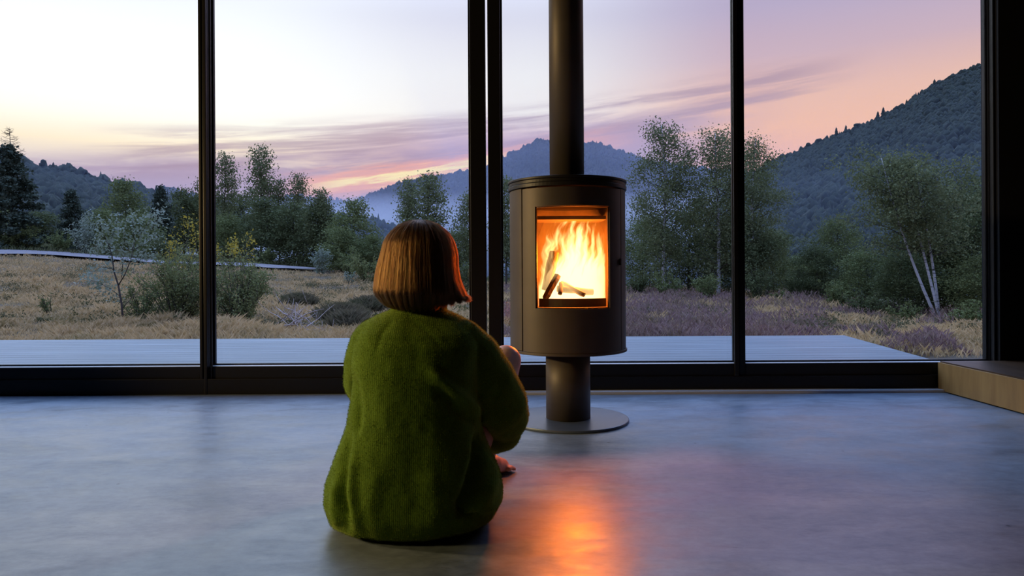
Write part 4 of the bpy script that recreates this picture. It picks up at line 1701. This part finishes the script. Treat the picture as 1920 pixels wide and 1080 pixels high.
def leg(hip, knee, ankle, toe):
    hip, knee, ankle, toe = map(Vector, (hip, knee, ankle, toe))
    b.chain([hip, hip.lerp(knee, .35), hip.lerp(knee, .75), knee], [0.088, 0.078, 0.060, 0.050], 18)
    b.chain([knee, knee.lerp(ankle, .30), knee.lerp(ankle, .65), ankle], [0.049, 0.050, 0.037, 0.029], 16)
    d = (toe - ankle)
    d.z = 0
    d.normalize()
    side = Vector((d.y, -d.x, 0))
    heel = ankle - d * 0.035
    heel.z = 0.030
    ball_ = toe - d * 0.045
    ball_.z = 0.024
    b.chain([ankle, heel], [0.030, 0.028], 12)
    b.chain([heel, ankle + d * 0.05 - V3(0, 0, ankle.z - 0.042), ball_], [0.028, 0.033, 0.024], 14)
    for i in range(5):
        o_ = (i - 2) * 0.0155
        L = (0.050, 0.047, 0.043, 0.038, 0.032)[i]
        r = (0.0125, 0.0095, 0.009, 0.0085, 0.008)[i]
        p0 = ball_ + side * o_ - d * 0.01
        p0.z = 0.018
        p1 = p0 + d * L * 0.6 + V3(0, 0, 0.001)
        p2 = p0 + d * (L + 0.008)
        p2.z = r + 0.001
        b.chain([p0, p1, p2], [r * 1.15, r, r * 0.92], 8)


leg((-0.185, 1.83, 0.115), (-0.022, 2.155, 0.380), (-0.090, 2.150, 0.062), (-0.016, 2.285, 0.02))
leg((-0.315, 1.83, 0.115), (-0.185, 2.215, 0.385), (-0.205, 2.215, 0.062), (-0.150, 2.37, 0.02))


def hand(wrist, d, nrm, thumb_side):
    """palm from the wrist along d, curling towards -nrm"""
    wrist, d, nrm = Vector(wrist), Vector(d).normalized(), Vector(nrm).normalized()
    nrm = (nrm - d * nrm.dot(d)).normalized()
    s = d.cross(nrm) * thumb_side
    for i in range(4):
        o_ = (1.5 - i) * 0.0185
        b.chain([wrist + s * o_ * 0.55, wrist + d * 0.045 + s * o_ * .85, wrist + d * 0.082 + s * o_], [0.013, 0.0125, 0.0105], 10)
        L = (0.068, 0.076, 0.070, 0.056)[i]
        p = wrist + d * 0.082 + s * o_
        a1 = p + (d * 0.90 - nrm * 0.42).normalized() * L * 0.42
        a2 = a1 + (d * 0.55 - nrm * 0.83).normalized() * L * 0.32
        a3 = a2 + (d * 0.15 - nrm * 0.98).normalized() * L * 0.26
        b.chain([p, a1, a2, a3], [0.0098, 0.009, 0.0084, 0.0074], 8)
    t0 = wrist + d * 0.022 + s * 0.026
    t1 = t0 + (d * 0.6 + s * 0.75 - nrm * 0.3).normalized() * 0.040
    t2 = t1 + (d * 0.9 + s * 0.15 - nrm * 0.5).normalized() * 0.030
    b.chain([t0, t1, t2], [0.0135, 0.0112, 0.0092], 8)


# arms hug the shins
b.chain([(-0.150, 1.855, 0.480), (-0.085, 1.90, 0.385), (-0.020, 1.965, 0.285)], [0.046, 0.042, 0.037], 14)
b.chain([(-0.020, 1.965, 0.285), (-0.022, 2.11, 0.232), (-0.062, 2.215, 0.205)], [0.037, 0.031, 0.023], 14)
hand((-0.062, 2.215, 0.205), (-0.85, 0.45, -0.05), (-0.2, 0.9, 0.1), -1)
b.chain([(-0.355, 1.855, 0.480), (-0.395, 1.92, 0.38), (-0.385, 2.03, 0.29)], [0.046, 0.042, 0.037], 14)
b.chain([(-0.385, 2.03, 0.29), (-0.33, 2.17, 0.25), (-0.25, 2.275, 0.225)], [0.037, 0.031, 0.023], 14)
hand((-0.25, 2.275, 0.225), (0.95, 0.2, -0.05), (0.1, 0.9, 0.1), 1)
person = remeshed('person', b, 0.0042, 3, SKIN)
tag(person, 'person in a green sweater sitting on the floor with knees drawn up', 'person')
EYE_W = mat('eye_white', (0.8, 0.78, 0.75), 0.2)
for s in (-1, 1):
    e = MB().ball(hp(0.030 * s, 0.076, 0.003), 0.0105, 14, 10).build('eye', EYE_W, person, smooth=True)

# ---- sweater
sw = MB()


def ring_loft(rings, n=48):
    V, Fc = [], []
    for (cx, cy, z, a, bf, bb) in rings:
        for k in range(n):
            th = 2 * PI * k / n
            c_, s_ = math.cos(th), math.sin(th)
            ex = 0.86
            X = a * math.copysign(abs(c_) ** ex, c_)
            Yv = (bf if s_ > 0 else bb) * math.copysign(abs(s_) ** ex, s_)
            V.append((cx + X, cy + Yv, z))
    m_ = len(rings)
    for i in range(m_ - 1):
        for k in range(n):
            k2 = (k + 1) % n
            Fc.append((i * n + k, i * n + k2, (i + 1) * n + k2, (i + 1) * n + k))
    Fc.append(tuple(reversed(range(n))))
    Fc.append(tuple((m_ - 1) * n + k for k in range(n)))
    return V, Fc


def srow(y, xl, xr, D, bf, bb, z=None):
    L, Rr = at(xl, y, D), at(xr, y, D)
    return ((L.x + Rr.x) / 2, D, L.z if z is None else z, (Rr.x - L.x) / 2, bf, bb)


rows = [
    srow(1010, 655, 900, 1.80, 0.13, 0.135, 0.004),
    srow(1000, 622, 925, 1.80, 0.16, 0.165, 0.022),
    srow(975, 614, 938, 1.80, 0.18, 0.180, 0.060),
    srow(935, 612, 944, 1.80, 0.19, 0.180),
    srow(900, 615, 940, 1.80, 0.19, 0.174),
    srow(870, 626, 928, 1.80, 0.18, 0.166),
    srow(830, 640, 912, 1.80, 0.17, 0.158),
    srow(790, 652, 900, 1.80, 0.16, 0.150),
    srow(750, 659, 895, 1.805, 0.15, 0.145),
    srow(710, 661, 896, 1.81, 0.145, 0.140),
    srow(675, 664, 898, 1.82, 0.14, 0.136),
    srow(645, 668, 900, 1.83, 0.13, 0.128),
    srow(622, 674, 894, 1.84, 0.115, 0.112),
    srow(604, 686, 878, 1.85, 0.095, 0.092),
    srow(592, 706, 862, 1.855, 0.078, 0.076),
    srow(582, 732, 838, 1.86, 0.064, 0.062),
    srow(572, 742, 828, 1.862, 0.058, 0.056),
]
sw.add(*ring_loft(rows))
# right sleeve (picture right): shoulder to elbow, forearm forward
def sp_(px, py, D):
    return at(px, py, D)


sw.chain([sp_(862, 645, 1.84), sp_(885, 672, 1.86), sp_(912, 715, 1.88), sp_(934, 755, 1.92), sp_(942, 778, 1.96)],
         [0.070, 0.079, 0.083, 0.083, 0.076], 20)
sw.chain([sp_(942, 778, 1.96), sp_(944, 782, 2.05), sp_(930, 776, 2.15), sp_(915, 775, 2.22)], [0.076, 0.070, 0.058, 0.040], 18)
sw.ball(sp_(940, 805, 1.98), (0.060, 0.06, 0.066), 18, 12)
sw.ball(sp_(932, 826, 2.0), (0.030, 0.04, 0.036), 14, 10)
# left sleeve: mostly in front of the body, a little bulge shows at the left
sw.chain([sp_(705, 645, 1.84), sp_(700, 680, 1.87), sp_(697, 715, 1.92), sp_(705, 745, 1.99)], [0.068, 0.076, 0.078, 0.072], 20)
sw.chain([sp_(705, 745, 1.99), sp_(735, 755, 2.10), sp_(775, 760, 2.19), sp_(800, 762, 2.23)], [0.072, 0.062, 0.05, 0.038], 18)
sweater = remeshed('sweater', sw, 0.0050, 6, WOOL, person)
me = sweater.data
nv = len(me.vertices)
co = np.empty(nv * 3, np.float32)
me.vertices.foreach_get('co', co)
co = co.reshape(-1, 3).astype(float)
no = np.empty(nv * 3, np.float32)
me.vertices.foreach_get('normal', no)
no = no.reshape(-1, 3).astype(float)
# picture-plane lines of the folds, laid on the back of the sweater
U = co[:, 0] / co[:, 1] * F + 960
W_ = 510 - (co[:, 2] - EYE) / co[:, 1] * F
backside = np.clip(-no[:, 1] * 2.0 + 0.4, 0, 1)


def fold(poly, amp, width, side=None):
    best = np.full(nv, 1e9)
    along = np.zeros(nv)
    tot = 0
    for (a, b_) in zip(poly[:-1], poly[1:]):
        tot += math.dist(a, b_)
    acc = 0
    for (a, b_) in zip(poly[:-1], poly[1:]):
        ax, ay = a
        dx, dy = b_[0] - ax, b_[1] - ay
        L2 = dx * dx + dy * dy
        s = np.clip(((U - ax) * dx + (W_ - ay) * dy) / L2, 0, 1)
        d = np.hypot(U - ax - s * dx, W_ - ay - s * dy)
        al = (acc + s * math.sqrt(L2)) / tot
        upd = d < best
        best = np.where(upd, d, best)
        along = np.where(upd, al, along)
        acc += math.sqrt(L2)
    taper = np.clip(np.minimum(along * 5, (1 - along) * 5) + 0.25, 0, 1)
    return amp * np.exp(-(best / width) ** 2) * taper


disp = np.zeros(nv)
disp += fold([(903, 800), (893, 860), (880, 905), (862, 945), (858, 965)], -0.030, 10)
disp += fold([(858, 948), (875, 968), (905, 965)], -0.016, 9)
disp += fold([(925, 850), (925, 900), (900, 950)], 0.012, 14)
disp += fold([(652, 800), (643, 860), (640, 920), (650, 985)], -0.013, 8)
disp += fold([(628, 900), (622, 950), (630, 990)], 0.010, 9)
disp += fold([(662, 850), (655, 920), (668, 990)], 0.009, 10)
disp += fold([(660, 700), (668, 760), (666, 815)], -0.011, 8)
disp += fold([(800, 690), (850, 735), (905, 778), (925, 800)], 0.017, 12)
disp += fold([(815, 725), (850, 762), (892, 792)], -0.011, 10)
disp += fold([(905, 770), (930, 800), (950, 825)], 0.008, 10)
disp += fold([(945, 700), (925, 755), (930, 790)], -0.006, 12)
disp += fold([(700, 880), (690, 950), (705, 1010)], 0.006, 18)
disp += fold([(800, 880), (812, 950), (800, 1010)], 0.006, 22)
disp += fold([(770, 600), (800, 620), (832, 655)], -0.0022, 4)
disp += fold([(735, 600), (715, 625), (705, 660)], -0.0022, 4)
disp *= backside
lump = (fbm(U / 60, W_ / 110, 5, 3) - 0.5) * 0.014
co2 = co + no * (disp + lump * backside)[:, None]
co2[:, 2] = np.maximum(co2[:, 2], 0.0025)
me.vertices.foreach_set('co', co2.astype(np.float32).ravel())
me.update()
# ribbed collar
cl_ = MB()
n = 64
cen = V3(-0.254, 1.868, 0.566)
for lay in range(1):
    V, Fc = [], []
    K = 12
    for i in range(n):
        th = 2 * PI * i / n
        rr = 0.0595 + 0.0014 * (1 if i % 2 else -1)
        for k in range(K):
            ph = 2 * PI * k / K
            q = V3((rr + 0.008 * math.cos(ph)) * math.cos(th) * 1.10, (rr + 0.008 * math.cos(ph)) * math.sin(th), 0.017 * math.sin(ph) - 0.012 * math.sin(th) * 1.0)
            V.append(cen + q)
    for i in range(n):
        for k in range(K):
            Fc.append((i * K + k, ((i + 1) % n) * K + k, ((i + 1) % n) * K + (k + 1) % K, i * K + (k + 1) % K))
    cl_.add(V, Fc)
cl_.build('sweater_collar', WOOL, person, smooth=True)

# wool fuzz: short fibres standing off the knit
g = np.random.default_rng(8)
nf = 110000
tri = np.array([p.vertices[:3] for p in me.polygons])
no2 = np.empty(nv * 3, np.float32)
me.vertices.foreach_get('normal', no2)
no2 = no2.reshape(-1, 3).astype(float)
c = g.integers(0, len(tri), nf)
wgt = g.dirichlet((1, 1, 1), nf)
P = (co2[tri[c]] * wgt[:, :, None]).sum(1)
N = no2[tri[c]].mean(1)
N /= np.linalg.norm(N, axis=1)[:, None] + 1e-9
d1 = N + g.normal(size=(nf, 3)) * 0.55
d1 /= np.linalg.norm(d1, axis=1)[:, None]
d2 = d1 + g.normal(size=(nf, 3)) * 0.6
d2 /= np.linalg.norm(d2, axis=1)[:, None]
L = g.uniform(0.0010, 0.0032, nf)[:, None]
sd = np.cross(d1, g.normal(size=(nf, 3)))
sd /= np.linalg.norm(sd, axis=1)[:, None] + 1e-9
sd *= 0.00016
Vf = np.stack([P - sd, P + sd, P + d1 * L + sd * 0.8, P + d1 * L + d2 * L * 0.7], 1).reshape(-1, 3)
Vf[:, 2] = np.maximum(Vf[:, 2], 0.001)
fz = mesh_np('wool_fibres', Vf, np.arange(nf * 4).reshape(nf, 4), FUZZ, sweater)
fz['kind'] = 'stuff'

# ---- hair
def hair_profile(phi):
    """guide from the crown down to the tips; phi 0 = nape, + turns to the right of the picture"""
    deg = math.degrees(phi)
    right = max(0.0, min(1.0, (deg - 35) / 40))          # outward flick on the right
    left = max(0.0, min(1.0, (-deg - 20) / 50))
    mid_r = 0.112 + 0.006 * left - 0.004 * right
    P = [(0.0, 0.1015), (0.026, 0.0985), (0.052, 0.088), (0.077, 0.066), (0.093, 0.040), (0.101, 0.008),
         (mid_r - 0.006, -0.03), (mid_r, -0.065), (mid_r + 0.002 + 0.010 * right, -0.095),
         (mid_r - 0.012 + 0.034 * right - 0.010 * left, -0.124 + 0.010 * right), (mid_r - 0.026 + 0.058 * right - 0.022 * left, -0.139 + 0.022 * right + 0.004 * left)]
    return P


HC = V3(-0.2535, 1.872, 0.703)


def hair_pt(phi, r, z, back_push=0.0):
    a = phi
    ex = 1.0 + 0.10 * abs(math.cos(a))
    return HC + V3(r * math.sin(a) * 1.02, -r * math.cos(a) * ex, z)


YH = math.radians(24)
hair_root = MB()
NP = 72
VV_, FF_ = [], []
span0, span1 = R_(-118), R_(112)
prof_n = len(hair_profile(0))
for i in range(NP + 1):
    phi = span0 + (span1 - span0) * i / NP
    for (r, z) in hair_profile(phi):
        rt = max(0.0, min(1.0, (math.degrees(phi) - 35) / 40))
        rr = max(0.0, min(r - 0.006, 0.108 - 0.014 * rt))
        VV_.append(hair_pt(phi, rr, z - 0.002 + (0.010 if z < -0.12 else 0)))
for i in range(NP):
    for k in range(prof_n - 1):
        a = i * prof_n + k
        FF_.append((a, a + prof_n, a + prof_n + 1, a + 1))
hair_root.add(VV_, FF_)
hair = hair_root.build('hair', HAIR_CAP, person, smooth=True)
sol = hair.modifiers.new('thickness', 'SOLIDIFY')
sol.thickness = 0.004
sol.offset = -1
# strands
g = np.random.default_rng(19)
NS, SEG = 20000, 15
clump_phi = np.sort(g.uniform(span0 - 0.12, span1 + 0.16, 420))
SV, SF = [], []
profs = {}
strands = np.zeros((NS, SEG, 3))
wds = np.zeros(NS)
for s in range(NS):
    phi = g.uniform(span0 - 0.10, span1 + 0.14)
    cp = clump_phi[np.argmin(np.abs(clump_phi - phi))]
    P = np.array(hair_profile(phi))
    t0 = g.uniform(0.0, 0.30) if g.uniform() < 0.8 else g.uniform(0.3, 0.6)
    ln = g.uniform(0.955, 1.0)
    tt_ = np.linspace(t0, ln, SEG) * (len(P) - 1)
    r = np.interp(tt_, np.arange(len(P)), P[:, 0])
    z = np.interp(tt_, np.arange(len(P)), P[:, 1])
    u = np.linspace(0, 1, SEG)
    layer = -g.uniform(0, 0.006) + (0.0035 if g.uniform() < 0.06 else 0.0)
    wob = 0.034 * np.sin(u * g.uniform(2, 5) + g.uniform(0, 6)) * u
    ph = phi + (cp - phi) * 0.60 * u ** 1.6 + wob + g.normal() * 0.004
    r = r + layer + (0.0009 * np.sin(cp * 17.0 + 1.0) + 0.0005 * np.sin(cp * 61.0) + 0.0004 * np.sin(cp * 143.0 + phi * 9)) * np.clip(u * 2, 0, 1)
    r = np.maximum(r, 0.0)
    z = z + 0.004 * np.sin(cp * 37) * u + g.normal() * 0.0022 * u
    ex = 1.0 + 0.10 * np.abs(np.cos(ph))
    strands[s, :, 0] = HC.x + r * np.sin(ph) * 1.02
    strands[s, :, 1] = HC.y - r * np.cos(ph) * ex
    strands[s, :, 2] = HC.z + z
    wds[s] = g.uniform(0.00014, 0.00030)
cent = strands.copy()
hc = bpy.data.hair_curves.new('hair_strands')
hc.add_curves([SEG] * NS)
hc.attributes['position'].data.foreach_set('vector', cent.astype(np.float32).ravel())
ra = hc.attributes.get('radius') or hc.attributes.new('radius', 'FLOAT', 'POINT')
ra.data.foreach_set('value', (wds[:, None] * np.linspace(1.0, 0.4, SEG)[None, :]).astype(np.float32).ravel())
hc.materials.append(HAIR)
hs = bpy.data.objects.new('hair_strands', hc)
link(hs, hair)
hs['kind'] = 'stuff'
